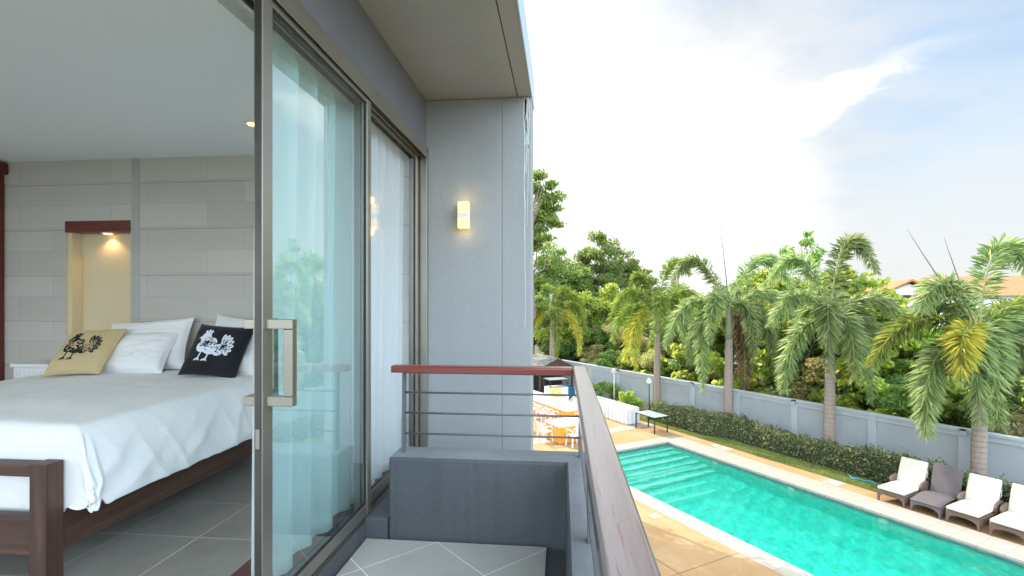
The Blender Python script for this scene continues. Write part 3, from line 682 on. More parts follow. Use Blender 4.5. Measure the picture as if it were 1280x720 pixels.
# cushions with a printed bird
def cushion(label, mat, ink, pat, bottom, lean, rz, roll, seed, flip):
    w, h, t = .50, .46, .14
    m, sf = pillow_mesh(w, h, t, seed, .004); m.v = [(x, y, z+h/2) for x, y, z in m.v]
    o = thing('cushion', label, 'cushion'); o.rotation_euler = (-lean, roll, rz); o.location = bottom
    mesh_obj('cushion_cover', m, mat, o, smooth=True)
    def S_(a, c, lift):      # print coordinates (metres from the centre) -> just off the cloth
        u = .5+a/w; v = .5+c/h; p = sf(u, v); return (p[0], p[1]-lift, p[2]+h/2)
    pr = MB(); ov = MB()
    def blob(mb, cx, cy, rx, ry, rot, lift, n=22, rings=4, lobes=0, la=0):
        cs, sn = math.cos(rot), math.sin(rot); o_ = len(mb.v); mb.v.append(S_(cx, cy, lift))
        for r_ in range(1, rings+1):
            for k in range(n):
                a_ = 2*math.pi*k/n; q = r_/rings*(1+la*math.cos(lobes*a_)); x, y = rx*q*math.cos(a_), ry*q*math.sin(a_)
                mb.v.append(S_(cx+flip*(x*cs-y*sn) if False else cx+x*cs-y*sn, cy+x*sn+y*cs, lift))
        for k in range(n): mb.f.append((o_, o_+1+k, o_+1+(k+1) % n))
        for r_ in range(rings-1):
            for k in range(n):
                a_ = o_+1+r_*n+k; b_ = o_+1+r_*n+(k+1) % n; mb.f.append((a_, b_, b_+n, a_+n))
    def line(mb, pts, wd, lift):
        for (x, y), (x2, y2) in zip(pts, pts[1:]):
            d = Vector((x2-x, y2-y)); q = Vector((-d.y, d.x)).normalized()*wd/2; n = 4; 
            for i in range(n):
                A = Vector((x, y))+d*(i/n); B2 = Vector((x, y))+d*((i+1)/n)
                mb.quad(S_(A.x+q.x, A.y+q.y, lift), S_(A.x-q.x, A.y-q.y, lift), S_(B2.x-q.x, B2.y-q.y, lift), S_(B2.x+q.x, B2.y+q.y, lift))
    l1, l2 = .004, .0055
    # body leaning forward, neck and head on the left, fan tail rising on the right
    blob(pr, -.055, .015, .085, .062, R(28), l1); blob(pr, -.085, .075, .045, .052, R(10), l1); blob(pr, -.015, -.02, .06, .045, R(-10), l1)
    for k in range(3): blob(pr, -.105+k*.024, .132+.008*(k == 1), .011, .017, R(20-20*k), l1, 12, 2)
    line(pr, [(-.125, .082), (-.15, .07)], .014, l1)
    for k in range(7):       # tail feathers
        a_ = R(-42+k*23); blob(pr, .075+.052*math.cos(a_), .012+.06*math.sin(a_), .050, .020, a_, l1, 14, 3)
    blob(pr, .055, -.02, .05, .05, 0, l1)
    for fx in (-.07, -.005):
        line(pr, [(fx, -.03), (fx-.012, -.10)], .011, l1)
        for q in (-.035, -.012, .012): line(pr, [(fx-.012, -.10), (fx-.012+q, -.122)], .010, l1)
    rnd = random.Random(seed)
    for k in range(120):      # pattern left in the cloth's own colour
        a_ = rnd.uniform(0, 6.28); r_ = rnd.uniform(0, .9)
        if k < 66: cx, cy = -.05+.085*r_*math.cos(a_), .03+.075*r_*math.sin(a_)
        else: cx, cy = .085+.075*r_*math.cos(a_), .012+.075*r_*math.sin(a_)
        blob(ov, cx, cy, rnd.uniform(.008, .016), rnd.uniform(.002, .0042), rnd.uniform(0, 3.1), l2, 10, 1)
    for k in range(7):
        a_ = R(-42+k*23); line(ov, [(.085, .012), (.075+.088*math.cos(a_), .012+.095*math.sin(a_))], .0028, l2)
    e = mesh_obj('bird_print', pr, ink, o); mesh_obj('print_pattern', ov, mat, e)
    return o
cushion('tan square cushion printed with a black patterned bird with fan tail', 'tan_cloth', 'ink_black', None, (-3.96, 3.70, ZB-.005), R(40), R(2), R(-3), 8.0, 1)
cushion('black square cushion printed with a white patterned bird with fan tail', 'black_cloth', 'ink_white', None, (-2.80, 3.72, ZB-.005), R(30), R(-2), R(3), 9.0, 1)
bt = thing('bedside_table', 'white slatted bedside box beyond the tan cushion', 'bedside table', (-4.62, 4.1, ZI))
b = MB(); b.box(-.17, .17, -.14, .14, .1, .80); mesh_obj('cabinet', b, 'white_metal', bt, bevel=.005)
b = MB(); b.box(-.185, .185, -.155, .15, .801, .835); mesh_obj('table_top', b, 'white_metal', bt, bevel=.005)
b = MB()
for k in range(8): b.box(-.15+k*.04, -.135+k*.04, -.1445, -.1405, .12, .78)
mesh_obj('front_slats', b, 'white_metal', bt)
for x in (-.15, .11):
    b = MB(); b.box(x, x+.04, -.13, .13, 0, .0995); mesh_obj('leg', b, 'white_metal', bt)

# ================================================================== pool garden
def pstrip(mb, n0, n1, d0, d1, z):
    return mb.quad(pw(n0, d0, z), pw(n1, d0, z), pw(n1, d1, z), pw(n0, d1, z))
def pring(outer, inner, z):
    n0, n1, d0, d1 = outer; a0, a1, b0, b1 = inner; m = MB()
    vs = [pw(*p, z) for p in ((n0, d0), (n1, d0), (n1, d1), (n0, d1), (a0, b0), (a1, b0), (a1, b1), (a0, b1))]
    m.add(vs, [(0, 1, 5, 4), (1, 2, 6, 5), (2, 3, 7, 6), (3, 0, 4, 7)]); return m
def psurf(name, mb, mat):      # built in the garden's own axes so tiles follow the pool
    o = struct(name, mb, mat, recalc=False); 
    mt = Matrix.Rotation(PA, 4, 'Z'); mt.translation = Vector((0, 0, G)); inv = mt.inverted()
    o.data.transform(inv); o.matrix_world = mt; return o
PN0, PN1, PD0, PD1 = 10.30, 14.88, -3.0, 14.92        # water edge
psurf('ground', pring((-1500, 1500, -1500, 1500), (PN0-.2, PN1+.2, PD0-.2, PD1+.2), -.03), 'ground')
psurf('pool_deck', pring((-6, 16.38, -14, 29), (PN0-.1, PN1+.1, PD0-.1, PD1+.1), -.004), 'deck')
m = pring((PN0-.56, PN1+.92, PD0-.5, PD1+.56), (PN0, PN1, PD0, PD1), 0)
for (a, b_) in (((PN0, PD0), (PN1, PD0)), ((PN1, PD0), (PN1, PD1)), ((PN1, PD1), (PN0, PD1)), ((PN0, PD1), (PN0, PD0))):
    m.quad(pw(*a, 0), pw(*b_, 0), pw(*b_, -.06), pw(*a, -.06))
psurf('pool_coping', m, 'coping')
m = MB()
for (a, b_) in (((PN0-.002, PD0-.002), (PN1+.002, PD0-.002)), ((PN1+.002, PD0-.002), (PN1+.002, PD1+.002)), ((PN1+.002, PD1+.002), (PN0-.002, PD1+.002)), ((PN0-.002, PD1+.002), (PN0-.002, PD0-.002))):
    m.quad(pw(*a, -.055), pw(*b_, -.055), pw(*b_, -.20), pw(*a, -.20))
psurf('pool_waterline', m, 'waterline')
m = MB()
for n0, n1, d0, d1 in ((-6, 16.36, 17.05, 17.65), (12.2, 12.75, 15.49, 17.04), (-6, 16.36, 21.6, 22.2), (7.4, 7.95, 17.66, 21.59), (12.2, 12.75, 17.66, 21.59), (9.2, 9.735, -14, 10.0)): 
    if n0 != 9.2: pstrip(m, n0, n1, d0, d1, .0015)
for d in (12.95, 8.9): pstrip(m, 15.81, 16.36, d, d+.5, .0015)
psurf('deck_paving_band', m, 'coping')
m = MB()       # expansion joints
for d in (11.2, 7.6, 4.4): pstrip(m, -6, 9.73, d, d+.012, .0015)
for n in (7.9, 5.2): pstrip(m, n, n+.012, -14, 15.0, .0017)
psurf('deck_joint', m, pm('dark_joint', (.18, .11, .06), rough=.9))
m = MB(); pstrip(m, 16.38, 19.6, -14, 29, .03)
m.quad(pw(16.38, -14, .03), pw(16.38, 29, .03), pw(16.38, 29, -.03), pw(16.38, -14, -.03)); psurf('lawn', m, 'lawn')
# basin with broad steps at the far end
m = MB(); DP = -1.35
NST = 6; TR = .40; st = [PD1-TR*(i+1) for i in range(NST)]; zs = [-.32-.17*i for i in range(NST)]
pstrip(m, PN0, PN1, PD0, st[-1], DP)
m.quad(pw(PN0, PD0, -.20), pw(PN0, PD1, -.20), pw(PN0, PD1, DP), pw(PN0, PD0, DP)); m.quad(pw(PN1, PD0, -.20), pw(PN1, PD1, -.20), pw(PN1, PD1, DP), pw(PN1, PD0, DP))
m.quad(pw(PN0, PD0, -.20), pw(PN1, PD0, -.20), pw(PN1, PD0, DP), pw(PN0, PD0, DP)); m.quad(pw(PN0, PD1, -.20), pw(PN1, PD1, -.20), pw(PN1, PD1, zs[0]), pw(PN0, PD1, zs[0]))
prev = PD1
for i in range(NST):
    pstrip(m, PN0, PN1, st[i], prev, zs[i]); zn = zs[i+1] if i+1 < NST else DP
    m.quad(pw(PN0, st[i], zs[i]), pw(PN1, st[i], zs[i]), pw(PN1, st[i], zn), pw(PN0, st[i], zn)); prev = st[i]
psurf('pool_basin', m, 'pool_tile')
m = MB()
for i in range(NST):
    pstrip(m, PN0+.01, PN1-.01, st[i]-.004, st[i]+.15, zs[i]+.004)
psurf('pool_step_edge', m, 'step_edge')
def wave(n, d):
    z = 0
    for k, (a, L_, h) in enumerate(((.3, .95, .0055), (1.1, .62, .004), (2.0, .47, .0032), (2.7, .36, .0026), (-.5, .28, .0019), (1.7, .21, .0013))):
        ph = (n*math.cos(a)+d*math.sin(a))*2*math.pi/L_; z += h*math.sin(ph+2.2*mnoise.noise(Vector((n*.8, d*.8, k*3.1)))+k*1.7)
    z *= .78+.65*mnoise.noise(Vector((n*.35, d*.35, 7)))
    return z
m = MB(); m.grid(lambda u, v: pw(PN0-.002+(PN1-PN0+.004)*u, PD0+(PD1+.002-PD0)*v, -.11+wave(PN0+(PN1-PN0)*u, PD0+(PD1-PD0)*v)), 100, 390); wat = psurf('pool_water', m, 'water')
wat.data.polygons.foreach_set('use_smooth', np.ones(len(wat.data.polygons), bool))
wat.cycles.is_caustics_caster = True; bpy.data.objects['pool_basin'].cycles.is_caustics_receiver = True; bpy.data.objects['pool_step_edge'].cycles.is_caustics_receiver = True; sl.cycles.is_caustics_light = True
# underwater lights and skimmer inlets
def ptag(name, label, cat, n, d, z, fn, group=None, mats=None, rz=0.0):
    t = poolroot(name, label, cat, n, d, rz, z, group); fn(t); return t
def inlet(t):
    b = MB(); b.tube([(0, 0, 0), (-.03, 0, 0)], [.13, .12], 18); mesh_obj('rim', b, 'white_metal', t, smooth=False)
    b = MB(); b.tube([(-.0305, 0, 0), (-.04, 0, 0)], [.11, .09], 16); mesh_obj('lens', b, 'white_metal', t)
for d, q in ((12.6, 'nearest the shallow steps'), (9.75, 'near the middle of the pool'), (7.2, 'in front of the loungers')):
    ptag('pool_light', 'round white underwater pool light on the far wall '+q, 'pool light', PN1-.002, d, -.30, inlet, 'underwater lights on the far pool wall')
def drain(t):
    b = MB(); b.box(-.11, .11, -.11, .11, .0, .012); mesh_obj('cover_frame', b, 'white_metal', t, bevel=.003)
    b = MB(); b.tube([(0, 0, .0122), (0, 0, .016)], .07, 14); mesh_obj('lid', b, 'fence_trim', t)
for n_, d_, q in ((9.45, 9.9, 'on the near orange deck by the coping'), (16.1, 13.6, 'on the far orange deck beside the hedge'), (16.1, 9.1, 'on the far deck a little before the first lounger')):
    ptag('drain_cover', 'small square white cover '+q, 'drain cover', n_, d_, .003, drain, 'square covers set in the deck')

# ---- boundary wall with posts, turned a few degrees against the pool
WA = R(36.386); wdv = Vector((-math.sin(WA), math.cos(WA), 0)); wnv = Vector((math.cos(WA), math.sin(WA), 0)); WOFF = 19.2832; WTOP = -2.40
def ww(n, a, z): return wnv*(WOFF+n)+wdv*a+Vector((0, 0, z))
gw = thing('garden_wall', 'long pale grey panelled garden wall behind the palms and hedge', 'wall', tuple(ww(0, 12, G)), WA)
def gbox(n0, n1, a0, a1, z0, z1): return (n0, n1, a0-12, a1-12, z0-G, z1-G)
posts = [33.4, 31.0, 28.6, 26.0, 23.38, 20.97, 18.55, 15.95, 13.65, 11.16, 8.5, 6.06, 3.5, 1.0, -1.5, -4]
b = MB(); b.box(*gbox(.03, .15, -6, 36, G-.3, WTOP-.09)); mesh_obj('wall_panel', b, 'fence_paint', gw)
b = MB(); b.box(*gbox(-.03, .22, -6, 36, WTOP-.088, WTOP)); b.box(*gbox(.0, .19, -6, 36, WTOP-.24, WTOP-.09)); mesh_obj('coping', b, 'fence_trim', gw, bevel=.008)
for a in posts:
    b = MB(); b.box(*gbox(-.02, .2, a-.13, a+.13, G-.2, WTOP-.092)); mesh_obj('post', b, 'fence_trim', gw, bevel=.006)
WL = [('near the left hut', 20.97), ('behind the glass-topped table', 15.95), ('in the middle of the palms', 11.16), ('behind the right-hand palm', 6.06)]
for q, a in WL:
    t = thing('wall_light', 'small square lantern on the garden wall post '+q, 'lamp', tuple(ww(-.03, a, WTOP-.06)), WA, 'small lanterns on the garden wall posts')
    b = MB(); b.box(-.10, 0, -.07, .07, .02, .07); mesh_obj('cap', b, 'dark_metal', t, bevel=.004)
    b = MB(); b.box(-.09, -.01, -.06, .06, -.11, .019); mesh_obj('lamp_glass', b, 'fence_trim', t, bevel=.004)

# ---------------------------------------------------------------- foliage builders (numpy)
def leaves(centres, normals_bias, size, rng, width=.5, fold=.15, jitter=.35):
    """leaf-shaped faces: two triangles folded along the midrib"""
    n = len(centres); c = np.asarray(centres)
    d = rng.normal(size=(n, 3)); d += np.asarray(normals_bias); d /= np.linalg.norm(d, axis=1, keepdims=True)   # pointing of the leaf
    q = rng.normal(size=(n, 3)); x = np.cross(d, q); x /= np.linalg.norm(x, axis=1, keepdims=True); nn = np.cross(x, d)
    L_ = (size*(1+jitter*rng.uniform(-1, 1, n)))[:, None]; w = L_*width/2
    p0 = c-d*L_*.5; p2 = c+d*L_*.5; p1 = c-d*L_*.05+x*w+nn*L_*fold; p3 = c-d*L_*.05-x*w+nn*L_*fold
    v = np.stack([p0, p1, p2, p3], 1).reshape(-1, 3); i = np.arange(n)[:, None]*4
    f = np.concatenate([i+np.array([[0, 1, 2]]), i+np.array([[0, 2, 3]])], 1).reshape(-1, 3)
    return v, f
def in_blob(n, c, r, rng, shell=.45):
    p = rng.normal(size=(n, 3)); p /= np.linalg.norm(p, axis=1, keepdims=True)
    t = (shell+(1-shell)*rng.uniform(0, 1, (n, 1))**.6)
    t *= 1+.16*np.sin(p[:, :1]*5+c[0])*np.cos(p[:, 1:2]*4+c[1])
    return np.asarray(c)+p*t*np.asarray(r), p
def clumps(lobes, per, size, rng, sub=7, subr=.42, **k):
    """each lobe is broken into small leaf clumps so gaps stay between them"""
    V = []; F = []; o = 0
    for (c, r) in lobes:
        r = np.asarray(r if hasattr(r, '__len__') else (r, r, r), float)
        cc, nb = in_blob(sub, c, r*.78, rng, .35)
        for q, b in zip(cc, nb):
            s_ = r*subr*rng.uniform(.6, 1.25)
            pts, pn = in_blob(max(4, int(per/sub*rng.uniform(.6, 1.3))), q, s_*np.array((1.15, 1.15, .75)), rng, .15)
            v, f = leaves(pts, pn*.7+np.array((0, 0, -.25)), size, rng, **k); V.append(v); F.append(f+o); o += len(v)
    return np.concatenate(V), np.concatenate(F)
def limb_mesh(base, lobes, r0, seed, lean=(0, 0), split=.45):
    rnd = random.Random(seed); m = MB(); base = Vector(base); top = Vector(np.mean([c for c, r in lobes], axis=0)); 
    fork = base.lerp(top, split)+Vector((lean[0], lean[1], 0))
    k = 6; pts = [base.lerp(fork, i/k)+Vector((rnd.uniform(-1, 1), rnd.uniform(-1, 1), 0))*r0*.35*(0 < i < k) for i in range(k+1)]
    m.tube([base+Vector((0, 0, -.3))]+pts, [r0*1.5]+[r0*(1.15-.45*i/k) for i in range(k+1)], 9)
    for c, r in lobes:
        e = Vector(c); s = fork-Vector((0, 0, rnd.uniform(0, (fork.z-base.z)*.3))); mid = s.lerp(e, .5)+Vector((rnd.uniform(-.2, .2), rnd.uniform(-.2, .2), -.12))*(e-s).length
        pts = [s, s.lerp(mid, .6), mid, mid.lerp(e, .6), e]; m.tube(pts, [r0*.6, r0*.48, r0*.38, r0*.25, r0*.1], 7)
        for j in range(4):
            rr = r if not hasattr(r, '__len__') else r[0]
            q = e+Vector((rnd.uniform(-1, 1), rnd.uniform(-1, 1), rnd.uniform(-.4, 1)))*rr*.8
            m.tube([mid.lerp(e, .55), mid.lerp(q, .6), q], [r0*.22, r0*.15, r0*.04], 5)
    return m
def tree(name, label, loc, lobes, per, size, leaf, r0, seed, group=None, cat='tree', sub=9, subr=.42, width=.5, split=.45, rz=0):
    t = thing(name, label, cat, loc, rz, group); rng = np.random.default_rng(seed)
    mesh_obj('trunk', limb_mesh((0, 0, 0), lobes, r0, seed, split=split), 'bark', t, smooth=True)
    mesh_obj('crown', clumps(lobes, per, size, rng, sub, subr, width=width), leaf, t)
    return t

# ---------------------------------------------------------------- palms
def bez(a, b, c, n): return [(a*(1-t)**2+b*2*t*(1-t)+c*t*t) for t in [i/n for i in range(n+1)]]
def frond(parent, p0, p1, p2, leaf, seed, ll=.42, dens=1.0, bushy=1.0):
    rng = np.random.default_rng(seed); n = 22; pts = bez(Vector(p0), Vector(p1), Vector(p2), n)
    Lg = sum((pts[i+1]-pts[i]).length for i in range(n))
    m = MB(); m.tube(pts, [.028*(1-.9*i/n)+.004 for i in range(n+1)], 6)
    fr = mesh_obj('frond', m, 'rachis', parent, smooth=True)
    P = np.array([tuple(p) for p in pts]); N = int(410*Lg/2.6*dens)
    t = np.sort(rng.uniform(.12, 1.0, N)); idx = np.minimum((t*n).astype(int), n-1); fr_ = (t*n-idx)[:, None]
    c = P[idx]*(1-fr_)+P[idx+1]*fr_; T = P[idx+1]-P[idx]; T /= np.linalg.norm(T, axis=1, keepdims=True)
    up = np.array((0, 0, 1.)); sd = np.cross(T, up); sd /= np.maximum(np.linalg.norm(sd, axis=1, keepdims=True), 1e-4); nn = np.cross(sd, T)
    ang = rng.uniform(0, 2*np.pi, N); side = np.where(rng.uniform(size=N) < .5, 0, np.pi)
    ang = np.where(rng.uniform(size=N) < .45*bushy, ang, side+rng.normal(0, .42, N))[:, None]
    rad = sd*np.cos(ang)+nn*np.sin(ang)
    fw = (.55+.5*t[:, None]); D = rad+T*fw*rng.uniform(.5, 1.2, (N, 1)); D /= np.linalg.norm(D, axis=1, keepdims=True)
    ln = (ll*(.55+.9*np.sin(np.pi*np.clip(t*.86+.10, 0, 1)))*rng.uniform(.75, 1.15, N))[:, None]*.72
    w = ln*.034+.006
    x = np.cross(D, rng.normal(size=(N, 3))); x /= np.linalg.norm(x, axis=1, keepdims=True)
    g = np.array((0, 0, -1.))
    a = c; mid = c+D*ln*.55+g*ln*.05; e = c+D*ln+g*ln*.24
    v = np.stack([a, mid+x*w, e, mid-x*w], 1).reshape(-1, 3); i = np.arange(N)[:, None]*4
    f = np.concatenate([i+np.array([[0, 1, 2]]), i+np.array([[0, 2, 3]])], 1).reshape(-1, 3)
    mesh_obj('leaflets', (v, f), leaf, fr)
    return fr
YAW = math.atan(63/630); CR = Vector((math.cos(YAW), math.sin(YAW), 0)); CF = Vector((-math.sin(YAW), math.cos(YAW), 0))
def palm(label, base, zc, shaft, r, ppm, fronds, spears=(), leaf='palm_green', seed=1, ll=.42, lean=0.0):
    """fronds: (tip right, tip up, ctrl right, ctrl up, depth tip, depth ctrl, leaf) in photo pixels at this palm's scale, depth in metres"""
    t = thing('palm_tree', label, 'palm tree', base, 0, 'palms along the garden wall'); H_ = zc-base[2]; rnd = random.Random(seed)
    m = MB(); prof = []; k = 14; ht = H_-shaft
    for i in range(k+1):
        q = i/k; prof.append((r*(1.28-.35*q+.10*math.sin(q*3.1)+.15*max(0, 1-q*9)), q*ht))
    m.tube([(lean*(z/H_)**1.5+.02*math.sin(z*1.3+seed), .02*math.cos(z+seed), z-.25*(i == 0)) for i, (rr, z) in enumerate(prof)], [p[0] for p in prof], 16)
    mesh_obj('trunk', m, 'palm_trunk', t, smooth=True)
    m = MB(); m.tube([(lean*(z/H_)**1.5, 0, z) for z in (ht-.03, ht+shaft*.3, ht+shaft*.75, H_+.1)], [r*.98, r*1.02, r*.7, r*.38], 14); mesh_obj('crownshaft', m, 'crownshaft', t, smooth=True)
    c = Vector((lean, 0, H_-.05)); CF = Vector((base[0], base[1], 0)).normalized()
    for j, (tx, ty, cx, cy, dt, dc, lf) in enumerate(fronds):
        if cy > 80: cy *= 1.14; ty += 6
        f = lambda x, y, d: c+CR*(x/ppm)+Vector((0, 0, y/ppm))+CF*d
        fo = frond(t, c+Vector((0, 0, -.12*rnd.random())), f(cx, cy, dc), f(tx, ty, dt), lf or leaf, seed*100+j, ll)
        if lf == 'palm_yellow': fo['label'] = 'yellow frond'
        if lf == 'palm_dry': fo['label'] = 'dry brown hanging frond'
    for x, y, bx, by in spears:
        f = lambda q: c+CR*(q[0]/ppm)+Vector((0, 0, q[1]/ppm))
        pts = bez(c, f((bx, by)), f((x, y)), 10); m = MB(); m.tube(pts, [.035*(1-.85*i/10) for i in range(11)], 6); mesh_obj('spear_leaf', m, 'dry_stalk', t, smooth=True)
    return t
Yl, Yg, Dr = 'palm_yellow', 'palm_yellowgreen', 'palm_dry'
def pbase(x, y): return (x, y, G-.02)
palm('large right-hand palm with one yellow frond hanging in front of its trunk', pbase(11.82, 15.62), .65, 1.5, .152, 44,
     [(66, 62, 12, 150, .3, .2, None), (-72, 20, -40, 90, -.5, -.3, None), (-135, -45, -95, 45, .2, .1, Yg), (-62, -125, -78, -10, -.7, -.4, None),
      (-20, -50, -26, 22, -1.4, -1.4, Yl), (2, -108, -10, 20, -.9, -1.2, None), (22, -112, 18, 15, -1.0, -1.2, None), (112, -35, 62, 48, .1, .1, None), (92, -105, 78, 5, -.3, -.1, None), (-25, -40, -8, 60, 2.1, 1.0, None),
      (95, 18, 50, 60, .9, .4, Yg), (40, -60, 40, 50, 1.8, .8, None), (-100, -5, -55, 70, 1.0, .5, None)],
     [(-90, 126, -40, 45), (-44, 116, -22, 50)], seed=5, ll=.58)
palm('tall centre-right palm with fronds raised high and a pale trunk', pbase(9.42, 18.88), .80, 1.4, .15, 35,
     [(58, 55, 12, 140, .2, .1, None), (-72, 45, -32, 105, 0, 0, None), (-70, -5, -40, 65, -.5, -.3, None), (0, -60, -4, 60, -1.1, -1.3, None), (-56, -85, -52, 5, -.6, -.4, None),
      (50, -95, 42, 5, -.6, -.4, None), (96, -12, 55, 62, .1, .1, None), (15, -30, 10, 70, 2, 1, None), (-40, -40, -30, 50, 1.6, .8, None), (30, -70, 30, 30, -1.2, -.9, None), (62, -55, 50, 35, .8, .4, None)],
     seed=4, ll=.54)
palm('darker left-centre palm with one tall spear leaf and a dry hanging frond', pbase(7.01, 22.15), 1.05, 1.2, .15, 29.5,
     [(-70, 28, -42, 95, 0, 0, None), (78, 25, 35, 100, 0, 0, None), (-80, -45, -55, 40, .2, .2, None), (-30, -98, -42, 25, -.7, -.5, None), (62, -92, 50, 35, -.3, -.2, None),
      (-22, -30, -18, 50, -1.4, -1.0, None), (88, -18, 50, 55, .6, .3, None), (20, -105, 24, -5, .2, .1, Dr), (5, -20, 4, 60, 1.8, .8, None), (-50, -70, -45, 10, 1.2, .6, None), (30, -60, 28, 40, -1.3, -1.0, None)],
     [(-12, 112, -3, 50)], seed=3, ll=.54)
palm('yellowish slimmer palm behind the glass-topped table', pbase(4.65, 25.35), .86, 1.0, .135, 25.4,
     [(40, 42, 10, 85, 0, 0, Yg), (-60, -8, -34, 60, 0, 0, Yg), (-26, -70, -38, 10, -.5, -.4, Yl), (60, 0, 32, 55, .2, .2, Yg), (40, -58, 42, 10, .2, .2, None), (-58, -36, -44, 30, .8, .4, Yg),
      (-32, 40, -16, 70, .8, .4, Yg), (5, -25, 4, 50, -1.3, -.9, Yg), (25, -20, 20, 45, 1.6, .8, Yg), (-40, -62, -40, 15, .4, .3, Yl)],
     seed=2, ll=.52)
palm('smaller distant palm with drooping yellowed fronds beyond the garden wall', pbase(-.62, 31.9), .55, .9, .15, 19.8,
     [(-30, -5, -18, 45, 0, 0, Yg), (40, 5, 22, 50, 0, 0, Yg), (-32, -50, -32, 15, -.4, -.3, Yl), (34, -48, 32, 15, -.4, -.3, Yl), (-10, 30, -5, 50, .5, .3, Yg), (22, 26, 10, 50, .6, .3, Yg), (4, -52, 8, 25, -1.3, -.9, Yg), (-20, -30, -18, 35, 1.4, .8, Yg), (42, -22, 30, 35, .8, .5, Yg), (-36, -28, -25, 30, -.8, -.6, Yg)],
     seed=1, ll=.5)

# ---------------------------------------------------------------- hedge and lawn blades
def hedge():
    t = poolroot('hedge', 'long clipped small-leaved hedge running below the garden wall', 'hedge', 17.32, 6, 0)
    rng = np.random.default_rng(3); m = MB()
    def off(d):
        q = min(1, max(0, (9.0-d)/1.2)); q = q*q*(3-2*q); return .30*q, 1-.30*q
    prof = lambda d: (.58+.06*math.sin(d*.9)+.08*mnoise.noise(Vector((d*.7, 0, 1))), .60+.08*mnoise.noise(Vector((d*.8, 4, 1))))
    d0, d1 = -9.5, 12.2; k = 110; ring = 10
    def fn(u, v):
        d = d0+(d1-d0)*u; h, w = prof(d); a = -.25+math.pi*1.0*v+.25*(2*v-1)*0
        a = math.pi*v; sq = lambda c_: math.copysign(abs(c_)**.6, c_)
        o_, f_ = off(d); return (o_-(w-.09)*f_*sq(math.cos(a))+.05*mnoise.noise(Vector((d*3, v*5, 2))), d, max(0, (h*1.4-.10)*sq(math.sin(a)))+.04*mnoise.noise(Vector((d*3, v*5, 8))))
    m.grid(fn, k, ring); mesh_obj('twigs', m, 'hedge_core', t, smooth=True)
    n = 24000; u = rng.uniform(0, 1, n); v = rng.uniform(.0, 1, n); C = np.zeros((n, 3)); NB = np.zeros((n, 3))
    for i in range(n):
        d = d0+(d1-d0)*u[i]; h, w = prof(d); a = math.pi*v[i]; sq = lambda c_: math.copysign(abs(c_)**.6, c_)
        wob = 1+.13*mnoise.noise(Vector((d*2.2, v[i]*3, 5)))+rng.uniform(-.12, .05)+(.22*rng.uniform() if rng.uniform() < .07 else 0)+.12*mnoise.noise(Vector((d*5, v[i]*6, 1)))
        o_, f_ = off(d); C[i] = (o_-w*f_*sq(math.cos(a))*wob, d, h*1.4*sq(math.sin(a))*wob); NB[i] = (-math.cos(a), 0, math.sin(a))
    mesh_obj('leaves', leaves(C, NB*.9, .095, rng, .55), 'leaf_hedge', t)
hedge()
rng = np.random.default_rng(5); n = 26000
nn_ = 16.40+rng.uniform(0, 1, n)**1.6*.9; dd_ = rng.uniform(1, 28, n); C = np.array([pw(a, b_, .03) for a, b_ in zip(nn_, dd_)])
hgt = rng.uniform(.02, .06, n); tip = C+np.c_[rng.normal(0, .025, n), rng.normal(0, .025, n), hgt]; s_ = rng.normal(size=(n, 3))*[1, 1, 0]; s_ /= np.linalg.norm(s_, axis=1, keepdims=True); s_ *= .008
v = np.stack([C-s_, C+s_, tip], 1).reshape(-1, 3); o = mesh_obj('lawn_grass', (v, np.arange(3*n).reshape(-1, 3)), 'grass'); tag(o, 'short green grass along the foot of the hedge', 'grass', kind='stuff')

# ---------------------------------------------------------------- growth beyond the wall
def lob(rng, n, rad, h0, h1, r0, r1):
    out = []
    for i in range(n):
        a = rng.uniform(0, 2*math.pi); q = rad*math.sqrt(rng.uniform(0, 1)); z = rng.uniform(h0, h1); r = rng.uniform(r0, r1)
        out.append(((q*math.cos(a), q*math.sin(a), z), (r, r, r*.8)))
    return out
rl = np.random.default_rng(21)
protos = []
# (name, label start, lobes, leaves per lobe, leaf size, material, trunk radius, width)
kinds = [('broadleaf_tree', 'yellow-green broad-leaved tree', lob(rl, 8, 1.5, 2.2, 5.2, .8, 1.25), 1100, .23, 'leaf_bright', .09, .75),
         ('bushy_tree', 'mid-green bushy tree', lob(rl, 9, 1.6, 1.4, 4.6, .8, 1.3), 1900, .15, 'leaf_mid', .08, .5),
         ('thicket_shrub', 'olive half-dry thicket shrub', lob(rl, 9, 1.5, .7, 2.6, .6, 1.0), 1500, .12, 'leaf_olive', .05, .4),
         ('leafy_shrub', 'dense dark green shrub', lob(rl, 9, 1.4, .7, 3.0, .6, 1.0), 1500, .15, 'leaf_dark', .06, .55)]
for i, (nm, lb, lo, per, sz, mt, r0, wd) in enumerate(kinds):
    protos.append([nm, lb, tree(nm, lb, (0, 0, -60), lo, per, sz, mt, r0, 40+i, 'trees and shrubs beyond the garden wall', 'tree' if 'tree' in nm else 'shrub', width=wd), False])
placed = 0
WHERE = ["beyond the wall's far left end", "left of the yellowish palm", "between yellowish and darker palms", "behind the darker palm", "between the two centre palms", "behind the tall centre-right palm", "left of the right-hand palm", "behind the right-hand palm", "right of the right-hand palm"]
def where(a):
    for i, q in enumerate((24, 18.6, 15.5, 12.5, 11, 8.8, 7, 5)):
        if a > q: return WHERE[i]
    return WHERE[8]
seen = {}
